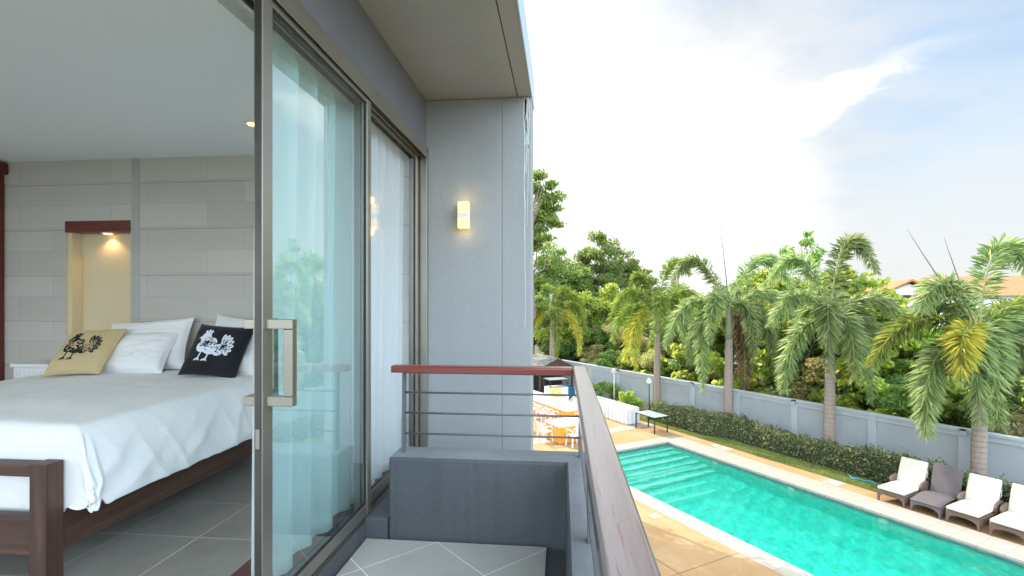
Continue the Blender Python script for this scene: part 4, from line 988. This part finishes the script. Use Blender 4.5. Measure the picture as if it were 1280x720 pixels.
def grow(kind, n_, a, sc, rz):
    if n_ > 6 and a < 14: sc *= .70
    elif n_ > 3 and a < 10.8: sc *= .80
    P = protos[kind]; loc = ww(n_, a, G-.05)
    depth = 'close' if n_ < 2.9 else ('mid-depth' if n_ < 5.5 else 'far back')
    size = 'tall' if sc > 1.15 else ('low' if sc < .8 else 'medium')
    lb = f'{size} {depth} {P[1]} {where(a)}'
    if not P[3]: o = P[2]; o.location = loc; o.rotation_euler = (0, 0, rz); o.scale = (sc,)*3; P[3] = True
    else: o = dup(P[2], loc, rz, None, sc)
    k = seen.get(lb, 0); seen[lb] = k+1
    if k == 1: lb = lb.replace(P[1], P[1]+' of rounder outline')
    if k == 2: lb = lb.replace(P[1], P[1]+' of looser crown')
    if k >= 3: lb = lb.replace(P[1], P[1]+' half hidden')
    o['label'] = lb
rl = np.random.default_rng(55); big = None; BW = ['glossy', 'sunlit', 'tall-stemmed', 'spreading', 'pale']
big = thing('large_leaf_plant', 'plant', 'plant', (0, 0, -60), 0, 'large-leaved plants just behind the garden wall')
lo_ = lob(rl, 6, .6, 1.3, 3.0, .45, .7); mesh_obj('stems', limb_mesh((0, 0, 0), lo_, .03, 9, split=.3), 'bark', big, smooth=True)
mesh_obj('leaves', clumps(lo_, 85, .30, rl, 6, .6, width=.72), 'leaf_bright', big)
rb = random.Random(12)
for i, (a, sc) in enumerate(((2.2, .95), (4.0, .8), (7.4, 1.0), (8.6, .9), (10.2, 1.05), (12.6, .9), (13.9, 1.1), (15.2, 1.0), (17.2, 1.05), (19.6, .9), (22.2, .85))):
    o = big if i == 0 else dup(big); o.location = ww(rb.uniform(1.15, 1.6), a, G-.05); o.rotation_euler = (0, 0, rb.uniform(0, 6)); o.scale = (sc,)*3
    o['label'] = f'yellow-green large-leaved plant rising behind the garden wall, {where(a)}' + (', nearer the palm' if i in (3, 7) else '')
rnd = random.Random(4)
# front row, low thicket against the wall
for a in np.arange(1.0, 30, 1.75): grow(rnd.choice((2, 2, 3, 2)), rnd.uniform(2.3, 2.8), a+rnd.uniform(-.4, .4), rnd.uniform(.85, 1.12), rnd.uniform(0, 6.2))
# middle row
for a, k, sc in ((2.2, 3, 1.1), (4.4, 1, .84), (6.0, 3, 1.2), (7.9, 1, .95), (9.3, 0, 1.06), (11.2, 0, 1.12), (12.7, 1, 1.05), (14.4, 0, .98), (16.2, 1, .95), (17.8, 0, .9), (19.4, 1, .9), (21.6, 2, 1.2), (23.8, 1, .8), (26, 3, 1.1), (28, 1, .85)):
    grow(k, rnd.uniform(3.9, 5.2), a, sc*(1.14 if a < 14 else 1.24), rnd.uniform(0, 6.2))
# back rows closing the horizon
for a, k, sc in ((0, 1, .95), (3.5, 3, 1.35), (7.0, 3, 1.4), (9.6, 1, 1.05), (12.2, 0, 1.25), (14.4, 1, 1.1), (17.0, 1, 1.0), (20, 1, 1.0), (23.5, 1, .95), (27, 1, 1.05), (30.5, 1, 1.1), (1.8, 0, 1.05), (5.2, 1, 1.0), (8.4, 0, 1.1), (10.9, 1, 1.1), (15.6, 0, 1.2), (18.6, 1, 1.15), (21.8, 0, 1.0)):
    grow(k, rnd.uniform(7.5, 10), a*1.12, sc*1.12, rnd.uniform(0, 6.2))
# taller leafy tree whose tip stands between the centre palms
rl = np.random.default_rng(8)
tree('slender_tree', 'slender tree whose loose top rises between the two centre palms', (10.9, 24.6, G), [((0, 0, 6.6), (1.0, 1.0, 1.3)), ((.6, .2, 7.7), (.7, .7, .8)), ((-.5, 0, 7.6), (.6, .6, .7)), ((.3, 0, 8.5), (.42, .42, .5)), ((-1.1, .2, 5.6), (1.1, 1, 1)), ((1.3, 0, 5.7), (1.1, 1, 1))], 330, .19, 'leaf_mid', .09, 77, sub=9)
# two big trees at the back left and a lower one in front of them
for (label, loc, lobes, lf, seed) in (
    ('big round-topped tree at the back left beside the balcony wall', (-2.6, 40, G), [((.3, 0, 9.0), 2.3), ((-2.2, 0, 8.4), 2.1), ((2.2, 0, 8.3), 2.0), ((3.6, .5, 7.4), 1.6), ((1.4, .6, 7.2), 1.8), ((1.0, -1, 6.2), 1.9), ((-1.2, -1, 6.0), 2.0), ((3.4, 0, 6.4), 1.6), ((-3.4, 0, 6.0), 1.8), ((0, -1, 4.0), 2.1), ((3, 0, 4), 1.8)], 'leaf_mid', 61),
    ('big layered dark-stemmed tree at the back right of the round-topped one', (2.9, 42, G), [((0, 0, 9.8), 1.9), ((-1.4, 0, 8.6), 1.7), ((1.9, 0, 8.8), 1.7), ((3.0, 0, 7.6), 1.5), ((1.0, -1, 6.9), 1.8), ((-1.6, -1, 6.4), 1.8), ((2.6, -1, 5.6), 1.6), ((0, -1, 4.6), 2.0), ((3.9, 0, 6.3), 1.4), ((.6, .6, 8.2), 1.7), ((4.4, 0, 5.0), 1.5), ((.2, .8, 5.8), 1.8)], 'leaf_dark', 62),
    ('lower bright tree in front of the two big ones at the back left', (1.9, 36, G), [((0, 0, 4.9), 1.6), ((1.5, 0, 5.7), 1.4), ((-1.6, 0, 4.3), 1.5), ((2.6, 0, 4.2), 1.4), ((.4, -.6, 3.0), 1.6), ((-2.4, 0, 3.0), 1.5), ((2.6, -.4, 2.6), 1.4)], 'leaf_bright', 63)):
    tree('garden_tree', label, loc, lobes, 2600, .23, lf, .24, seed, sub=13, subr=.36)
tree('garden_tree', 'tall tree close behind the balcony end wall with only its outer twigs showing', (-2.75, 16.9, G), [((.45, .3, 7.1), 1.35), ((-.6, 0, 7.2), 1.4), ((-.9, .2, 9.3), 1.9), ((2.25, .0, 8.9), (.72, .7, .62)), ((1.95, .1, 9.6), (.6, .7, .45)), ((1.9, .0, 8.2), (.85, .7, .5)), ((1.7, 0, 7.6), (.8, .7, .4)), ((.9, 0, 7.2), .8), ((.6, .4, 8.7), 1.2), ((-1.6, 0, 8.0), 1.6), ((.3, -1.0, 6.4), 1.1)], 1500, .14, 'leaf_mid', .17, 64, sub=10)
for (x, y, k, sc, lb) in ((-.9, 38.5, 3, 1.2, 'dense dark green shrub under the big round-topped tree at the back left'), (2.0, 39, 3, 1.1, 'dense dark green shrub under the big layered tree at the back left'), (-3.6, 38.6, 3, 1.2, 'dense dark green shrub half hidden by the balcony end wall'), (5.4, 40, 1, 1.25, 'mid-green bushy tree right of the big layered tree'), (8.2, 40, 1, 1.35, 'mid-green bushy tree far back above the yellowish palm'), (36.2, 49.3, 1, 1.06, 'mid-green bushy tree standing in front of the orange-roofed house'), (39.6, 49.5, 1, 1.08, 'mid-green bushy tree covering the right end of the orange-roofed house'), (18.5, 11.5, 1, .8, 'mid-green bushy tree beyond the garden wall right of the last palm'), (20.5, 7.5, 1, .85, 'mid-green bushy tree furthest right beyond the garden wall')):
    o = dup(protos[k][2], (x, y, G), rnd.uniform(0, 6), lb, sc)
# far belt that closes the horizon
far = []
rf = np.random.default_rng(33)
for i in range(150):
    az = R(-22+i*.62); r_ = rf.uniform(110, 170); h = rf.uniform(3.6, 6.0); far.append(((r_*math.sin(az), r_*math.cos(az), G+h*.5), (rf.uniform(3.5, 6), 4, h*.55)))
o = mesh_obj('distant_wood', clumps(far, 260, .8, rf, 6, .5), 'leaf_dark'); tag(o, 'distant belt of trees closing the horizon', 'wood', kind='stuff')

# ---------------------------------------------------------------- house with the orange roof
hs = thing('house', 'white house with orange tiled roof behind the trees at the right', 'house', (57.6, 80, G), R(-8))
def roof_tile_mat():
    t = NT('orange_roof_tile'); v = t.co(); w = t.nd('ShaderNodeTexWave', wave_type='BANDS', bands_direction='Z'); t.L.new(v, w.inputs[0]); w.inputs['Scale'].default_value = 2.4
    t.L.new(t.mix(t.math('ADD', t.math('MULTIPLY', w.outputs['Fac'], .4), t.math('MULTIPLY', t.noise(v, 1.5), .6)), (.40, .14, .06), (.56, .24, .11)), t.b.inputs['Base Color']); t.b.inputs['Roughness'].default_value = .8
    t.L.new(t.bump(w.outputs['Fac'], .5, .05), t.b.inputs['Normal']); return t.m
M['roof_tile'] = roof_tile_mat()
b = MB(); b.box(-7.6, 16, 0, 9, 0, 6.7); b.prism([(-9.2, 6.7), (-3.4, 6.7), (-6.3, 8.1)], -.4, 6, 'y'); b.box(-9.2, -3.4, -.6, 5, 0, 6.7); mesh_obj('wall', b, 'white_paint', hs)
b = MB(); b.prism([(-10.4, 6.55), (-6.3, 8.75), (-2.2, 6.55), (-2.2, 6.35), (-6.3, 8.45), (-10.4, 6.35)], -1.4, 9, 'y')
mesh_obj('gable_roof', b, 'roof_tile', hs)
b = MB(); b.add([(-6, -1.2, 6.3), (17.5, -1.2, 6.3), (17.5, 10.2, 6.3), (-6, 10.2, 6.3), (-2, 4.5, 9.3), (14, 4.5, 9.3)], [(0, 1, 5, 4), (2, 3, 4, 5), (1, 2, 5), (3, 0, 4), (3, 2, 1, 0)]); mesh_obj('main_roof', b, 'roof_tile', hs)
for x in (-7.6, -5.6):
    b = MB(); b.box(x, x+1.6, -.68, -.603, 5.35, 6.5); f = mesh_obj('window_frame', b, 'white_paint', hs)
    b = MB(); b.box(x+.12, x+1.48, -.72, -.683, 5.45, 6.4); mesh_obj('pane', b, 'black', f)

# ================================================================== furniture round the pool
def lounger(label, d, cushion=True):
    t = poolroot('sun_lounger', label, 'sun lounger', 16.2, d, 0, 0, 'loungers along the far pool edge')
    rt = 'rattan' if cushion else 'rattan_grey'; w = .335; x0, x1 = -.42, .62     # local x runs away from the pool
    # foot apron with an arch between two splayed feet
    b = MB(); n = 14; top = .31; pr = [(-w, 0), (-w, top), (w, top), (w, 0), (w-.042, 0)]+[((w-.045)*math.cos(math.pi*i/n), .05+.175*math.sin(math.pi*i/n)**.6) for i in range(0, n+1)]+[(-w+.042, 0)]
    b.prism(pr, x0, x0+.05); mesh_obj('foot_panel', b, rt, t, bevel=.006)
    for s in (-1, 1):
        b = MB(); q = [(x0+.052, .13), (x0+.052, .31), (x1+.55, .31), (x1+.55, .16), (x1+.3, .19), (.1, .22)]
        b.prism(q, s*w-.025, s*w+.025, 'y'); mesh_obj('side_rail', b, rt, t, bevel=.006)
        b = MB(); b.bar((x1+.45, s*(w-.01), 0), (x1+.45, s*(w-.01), .2), .05, .05); mesh_obj('leg', b, rt, t)
    if cushion:
        b = MB(); b.box(x0+.02, x1, -w+.026, w-.026, .30, .325); mesh_obj('seat', b, rt, t)
        b = MB(); b.box(x0-.015, x1-.02, -w+.005, w-.005, .33, .41); mesh_obj('seat_cushion', b, 'cream_cloth', t, bevel=.03)
    else:
        b = MB(); k = 18
        def fn(u, v):
            x = x0-.01+(x1-x0)*u; z = .335+.075*math.sin(u*2.6-.25)-.02*u; return (x, -w+2*w*v, z)
        b.grid(fn, k, 4); o = mesh_obj('curved_seat', b, rt, t, smooth=True); md = o.modifiers.new('thick', 'SOLIDIFY'); md.thickness = .035; md.offset = -1
    an = R(24) if cushion else R(16); hb = .72 if cushion else .78; px, pz = x1-.02, .36
    def bk(a, h): return (px+h*math.sin(an)+a*math.cos(an), pz+h*math.cos(an)-a*math.sin(an))
    b = MB(); b.prism([bk(.04, -.05), bk(.04, hb), bk(.075, hb), bk(.075, -.05)], -w, w, 'y'); mesh_obj('backrest', b, rt, t, bevel=.012)
    if cushion:
        b = MB(); b.prism([bk(-.045, .02), bk(-.045, hb+.02), bk(.036, hb+.02), bk(.036, .02)], -w+.005, w-.005, 'y'); c = mesh_obj('back_cushion', b, 'cream_cloth', t, bevel=.03)
        for s in (-1, 1):
            b = MB(); b.bar((bk(.02, hb*.7)[0], s*(w+.004), bk(.02, hb*.7)[1]), (bk(.06, hb*.45)[0], s*(w+.004), bk(.06, hb*.45)[1]), .02, .012); mesh_obj('tie', b, 'cream_cloth', c)
        for s in (-1, 1):
            b = MB(); b.prism([(x1-.26, .30), (x1-.30, .46), (x1-.22, .54), (x1-.02, .58), (x1+.16, .56), (x1+.22, .30)], s*(w+.03)-.035, s*(w+.03)+.035, 'y'); mesh_obj('armrest', b, rt, t, bevel=.03)
    else:
        b = MB(); b.bar((bk(.08, .5)[0], 0, bk(.08, .5)[1]), (x1+.5, 0, .26), .3, .02); mesh_obj('back_strut', b, rt, t)
    return t
lounger('brown rattan lounger with cream cushions, the one nearest the hose', 7.46)
lounger('grey rattan lounger with no cushion and a bare curved seat', 6.66, False)
lounger('brown rattan lounger with cream cushions just right of the bare grey lounger', 5.88)
lounger('brown rattan lounger with cream cushions cut off by the right picture edge', 5.03)

def leg4(t, xs, ys, h, w, mat, z0=0):
    for x in xs:
        for y in ys:
            b = MB(); b.box(x-w/2, x+w/2, y-w/2, y+w/2, z0, h); mesh_obj('leg', b, mat, t, bevel=.003)
gt = poolroot('glass_top_table', 'dark framed outdoor table with frosted glass top beside the pool steps', 'table', 15.55, 16.53)
leg4(gt, (-.36, .36), (-.57, .57), .70, .045, 'dark_metal')
b = MB(); b.box(-.39, .39, -.60, .60, .701, .716); mesh_obj('glass_top', b, 'table_glass', gt, bevel=.003)
b = MB()
b.box(-.385, .385, -.595, -.565, .665, .7005); b.box(-.385, .385, .565, .595, .665, .7005); b.box(-.385, -.355, -.5645, .5645, .665, .7005); b.box(.355, .385, -.5645, .5645, .665, .7005)
mesh_obj('frame', b, 'dark_metal', gt)

def cloth_box(w, l, h0, h1, seed, amp=.02, flare=.05, res=.05):
    """a tablecloth over a w x l table: flat top and rippled skirt down to h0"""
    m = MB(); per = []; 
    def edge(a, b_, n): return [(a[0]+(b_[0]-a[0])*i/n, a[1]+(b_[1]-a[1])*i/n) for i in range(n)]
    c = [(-w/2, -l/2), (w/2, -l/2), (w/2, l/2), (-w/2, l/2)]
    for i in range(4): 
        q = c[(i+1) % 4]; per += edge(c[i], q, max(4, int(math.hypot(q[0]-c[i][0], q[1]-c[i][1])/res)))
    N = len(per); K = 8
    for k in range(K+1):
        v = k/K
        for i, (x, y) in enumerate(per):
            s_ = 1+flare*v/max(w, l)*2; r_ = amp*v*(math.sin(i*1.15+seed)+.8*mnoise.noise(Vector((i*.35, seed, v))))
            dx = 1 if x >= w/2-1e-6 else (-1 if x <= -w/2+1e-6 else 0); dy = 1 if y >= l/2-1e-6 else (-1 if y <= -l/2+1e-6 else 0)
            m.v.append((x+dx*(flare*v*.5+r_), y+dy*(flare*v*.5+r_), h1-(h1-h0)*v-(.006 if v else 0)))
    for k in range(K):
        for i in range(N): m.f.append((k*N+i, k*N+(i+1) % N, (k+1)*N+(i+1) % N, (k+1)*N+i))
    m.f.append(tuple(range(N))); return m
def banquet(label, n, d, w, l, mat, clothlab, rz=0, over=None, group=None, h0=.03):
    t = poolroot('banquet_table', label, 'table', n, d, rz)
    b = MB(); b.box(-w/2+.01, w/2-.01, -l/2+.01, l/2-.01, .70, .728); mesh_obj('table_top', b, 'white_metal', t)
    leg4(t, (-w/2+.12, w/2-.12), (-l/2+.12, l/2-.12), .699, .04, 'dark_metal')
    c = mesh_obj('tablecloth', cloth_box(w, l, h0, .735, n*3+d), mat, smooth=False); c.location = t.location; c.rotation_euler = t.rotation_euler; tag(c, clothlab, 'tablecloth')
    if over:
        o = mesh_obj('table_runner', cloth_box(w+.012, l+.012, .66, .744, n+d, .004, .01), 'white_cloth'); o.location = t.location; o.rotation_euler = t.rotation_euler; tag(o, over, 'tablecloth')
    return t
banquet('long narrow buffet table wrapped in white cloth beside the hedge', 15.56, 19.55, .70, 3.70, 'white_cloth', 'white cloth hanging to the ground on the long narrow buffet table')
banquet('banquet table with orange skirt nearest the balcony', 11.75, 17.07, 1.85, 1.02, 'orange_cloth', 'orange satin cloth hanging from the table nearest the balcony', over='white top cloth on the orange table nearest the balcony')
banquet('long banquet table with orange skirt behind the nearest orange table', 13.2, 20.2, 1.15, 2.9, 'orange_cloth', 'orange satin cloth hanging from the longer table further back', over='white top cloth on the longer orange table further back')
banquet('white clothed banquet table at the back beyond the orange tables', 13.3, 23.0, 1.1, 1.9, 'white_cloth', 'white cloth on the table at the back beyond the orange tables')

def make_chair():
    t = thing('plastic_chair', 'white plastic armchair', 'chair', (0, 0, -50), 0, 'white plastic chairs round the banquet tables')
    def st(u, v):
        x = -.22+.44*u; y = -.21+.42*v; return (x*(1+.08*(1-v)), y, .43-.025*math.sin(math.pi*u)*math.sin(math.pi*min(1, v*1.1))+.01*(v))
    b = MB(); b.grid(st, 8, 8); o = mesh_obj('seat', b, 'plastic', t, smooth=True); md = o.modifiers.new('t', 'SOLIDIFY'); md.thickness = .02
    # fan back with slots: five slats under a rounded rim; the back is at -y
    b = MB(); rim = []
    for i in range(17):
        a = math.pi*i/16; rim.append((.225*math.cos(a)*(1+.05*math.sin(a)), -.21-.10*math.sin(a)-.03*math.sin(a), .45+.16+.22*math.sin(a)**.8 if 0 < i < 16 else .45+.12))
    b.tube([(.225, -.19, .42)]+rim+[(-.225, -.19, .42)], .018, 6); mesh_obj('back_rim', b, 'plastic', t, smooth=True)
    for k in range(5):
        a = R(90+(k-2)*24); b = MB(); b.bar((.035*(2-k)*1.1, -.20, .43), (.20*math.cos(a), -.30, .62+.17*math.sin(a)), .055, .012, (0, 1, .2)); mesh_obj('back_slat', b, 'plastic', t)
    for s in (-1, 1):
        b = MB(); b.tube([(s*.23, -.20, .60), (s*.255, -.05, .645), (s*.255, .14, .64), (s*.245, .19, .60), (s*.24, .2, .42)], [.018, .022, .022, .018, .018], 6); mesh_obj('armrest', b, 'plastic', t, smooth=True)
        for y in (-.19, .19):
            b = MB(); b.bar((s*.215, y, .43), (s*.255, y*1.18, 0), .05, .035); mesh_obj('leg', b, 'plastic', t)
    return t
ch = make_chair()
CH = [  # n, d, turn relative to the garden axes (chair faces local +y), label
    (11.25, 16.15, 0, 'white plastic armchair in front of the nearest orange table'),
    (12.15, 16.2, 4, 'white plastic armchair at the near orange table, half behind the railing'),
    (10.55, 17.2, -90, 'white plastic armchair at the left end of the nearest orange table, by the wall edge'),
    (12.25, 19.35, -92, 'white plastic armchair at the near corner of the longer orange table, left side'),
    (12.2, 20.1, -88, 'white plastic armchair in the middle of the left side of the longer orange table'),
    (12.25, 20.95, -95, 'white plastic armchair furthest along the left side of the longer orange table'),
    (13.15, 18.3, 3, 'white plastic armchair at the near end of the longer orange table'),
    (14.2, 19.9, 90, 'white plastic armchair nearest along the right side of the longer orange table'),
    (14.2, 20.75, 94, 'white plastic armchair in the middle of the right side of the longer orange table'),
    (14.2, 21.5, 88, 'white plastic armchair furthest along the right side of the longer orange table'),
    (10.6, 19.0, 150, 'white plastic armchair standing apart at the left by the wall edge')]
for i, (n, d, a, lb) in enumerate(CH):
    loc = tuple(pw(n, d, 0)); rz = PA+R(a)
    if i == 0: ch.location = loc; ch.rotation_euler = (0, 0, rz); ch['label'] = lb
    else: dup(ch, loc, rz, lb)

def light_pole(label, n, d, h, tilt, mat):
    t = poolroot('light_pole', label, 'lamp post', n, d)
    b = MB(); b.tube([(0, 0, -.05), (0, 0, h)], [.03, .022], 8); mesh_obj('pole', b, mat, t, smooth=True)
    b = MB(); b.lathe([(.07, 0), (.07, .02), (.03, .03)], 10); mesh_obj('base', b, mat, t)
    b = MB(); b.bar((0, 0, h-.05), (-.12, -.12, h-.02), .02, .02); mesh_obj('bracket', b, mat, t)
    b = MB(); b.tube([(-.10, -.10, h), (-.20, -.2, h-.09)], [.07, .13], 12); mesh_obj('floodlight', b, 'white_metal', t)
    b = MB(); b.tube([(-.1, -.10, h+.0), (-.05, -.05, h+.03)], [.06, .03], 10); mesh_obj('housing', b, 'white_metal', t)
light_pole('dark garden light pole with white floodlight beside the glass-topped table', 16.75, 17.95, 1.95, 0, 'dark_metal')
light_pole('pale garden light pole with white floodlight behind the white buffet table', 17.4, 21.3, 1.95, 0, 'white_metal')

# dining corner beyond the tables: shingled hut, display case, blue tub
hut = poolroot('garden_hut', 'small open hut with grey shingle gable roof at the end of the deck', 'hut', 16.35, 26.2, R(-6))
b = MB()
for s in (-1, 1):
    b.prism([(0, 2.25), (s*1.3, 1.62), (s*1.3, 1.56), (0, 2.19)], -1.2, 1.6, 'y')
def shingles():
    t = NT('grey_shingles'); v = t.co(); br = t.nd('ShaderNodeTexBrick'); t.L.new(t.co(rot=(0, 0, R(90))), br.inputs['Vector']); br.inputs['Scale'].default_value = 1; br.inputs['Brick Width'].default_value = .28; br.inputs['Row Height'].default_value = .2; br.inputs['Mortar Size'].default_value = .012
    br.inputs['Color1'].default_value = (.12, .115, .11, 1); br.inputs['Color2'].default_value = (.23, .22, .21, 1); br.inputs['Mortar'].default_value = (.06, .055, .05, 1)
    t.L.new(br.outputs[0], t.b.inputs['Base Color']); t.b.inputs['Roughness'].default_value = .9; t.L.new(t.bump(br.outputs['Fac'], .8, .02), t.b.inputs['Normal']); return t.m
M['shingle'] = shingles(); mesh_obj('roof', b, 'shingle', hut)
b = MB(); b.prism([(-1.18, 1.61), (1.18, 1.61), (0, 2.18)], -1.16, -1.12, 'y'); mesh_obj('gable', b, 'bed_wood_x', hut)
for x in (-1.05, 1.05):
    for y in (-1.0, 1.4):
        b = MB(); b.box(x-.05, x+.05, y-.05, y+.05, 0, 1.64); mesh_obj('post', b, 'dark_metal', hut)
b = MB(); b.box(-1.1, 1.1, .3, .8, 0, 1.0); mesh_obj('counter', b, 'black', hut, bevel=.01)
dc = poolroot('display_case', 'glass display case with yellow front panel standing by the hut', 'display case', 15.2, 23.6, R(-6))
b = MB(); b.box(-.55, .55, -.40, .40, 0, .10); mesh_obj('base', b, 'dark_metal', dc)
b = MB(); b.box(-.56, .10, -.42, -.401, .10, .86); mesh_obj('yellow_panel', b, 'yellow_sign', dc)
b = MB(); b.box(-.54, .54, -.399, .39, .101, .85); mesh_obj('cabinet', b, 'white_metal', dc)
for x in (-.55, .55):
    for y in (-.39, .39):
        b = MB(); b.box(x-.02, x+.02, y-.02, y+.02, .86, 1.25); mesh_obj('post', b, 'dark_metal', dc)
b = MB(); b.box(-.62, .62, -.46, .46, 1.252, 1.29); f = mesh_obj('top_frame', b, 'dark_metal', dc)
b = MB(); b.box(-.56, .56, -.40, .40, 1.2915, 1.30); mesh_obj('glass_top', b, 'table_glass', f)
tb = poolroot('blue_tub', 'blue rectangular plastic tub on the grass by the display case', 'tub', 17.3, 25.0, R(-20))
b = MB(); b.add([(-.55, -.35, 0), (.55, -.35, 0), (.55, .35, 0), (-.55, .35, 0), (-.65, -.42, .5), (.65, -.42, .5), (.65, .42, .5), (-.65, .42, .5), (-.6, -.37, .5), (.6, -.37, .5), (.6, .37, .5), (-.6, .37, .5), (-.5, -.3, .05), (.5, -.3, .05), (.5, .3, .05), (-.5, .3, .05)],
     [(3, 2, 1, 0), (0, 1, 5, 4), (1, 2, 6, 5), (2, 3, 7, 6), (3, 0, 4, 7), (4, 5, 9, 8), (5, 6, 10, 9), (6, 7, 11, 10), (7, 4, 8, 11), (8, 9, 13, 12), (9, 10, 14, 13), (10, 11, 15, 14), (11, 8, 12, 15), (12, 13, 14, 15)])
mesh_obj('body', b, 'blue_box', tb)
b = MB()
for x0, x1, y0, y1 in ((-.70, .70, -.47, -.421), (-.70, .70, .421, .47), (-.70, -.651, -.42, .42), (.651, .70, -.42, .42)): b.box(x0, x1, y0, y1, .44, .505)
mesh_obj('rim', b, 'blue_box', tb)
b = MB(); hp = [pw(17.0-.012*i-.10*math.sin(i*.5), 9.25-.08*i, .06+.015*math.sin(i*1.7)) for i in range(12)]
b.tube(hp, .022, 6); o = mesh_obj('garden_hose', b, 'hose', smooth=True); tag(o, 'short length of blue hose lying on the grass by the hedge', 'hose')
sp = poolroot('sprinkler', 'small dark garden sprinkler head on the grass in front of the hedge', 'sprinkler', 16.85, 10.3)
b = MB(); b.tube([(0, 0, -.02), (0, 0, .22)], .015, 6); mesh_obj('riser', b, 'dark_metal', sp)
b = MB(); b.lathe([(.015, .22), (.04, .24), (.04, .28), (.01, .30)], 8); mesh_obj('head', b, 'dark_metal', sp)
# loose yellow-green bushes behind the buffet table
for (n, d, s, lf, lb) in ((17.35, 20.3, .62, 'leaf_bright', 'low yellow-green bush behind the dark light pole'), (17.5, 21.7, .72, 'leaf_mid', 'low green bush by the pale light pole'), (17.5, 23.1, .75, 'leaf_mid', 'low green bush left of the pale light pole')):
    t = poolroot('garden_bush', lb, 'bush', n, d); rg = np.random.default_rng(int(d*10))
    lo = [((rg.uniform(-.5, .5), rg.uniform(-.6, .6), rg.uniform(.35, .85)), (s*.55, s*.6, s*.5)) for _ in range(6)]
    mesh_obj('stems', limb_mesh((0, 0, 0), lo, .02, 3, split=.2), 'bark', t); mesh_obj('leaves', clumps(lo, 240, .13, rg, 6, .5, width=.45), lf, t)
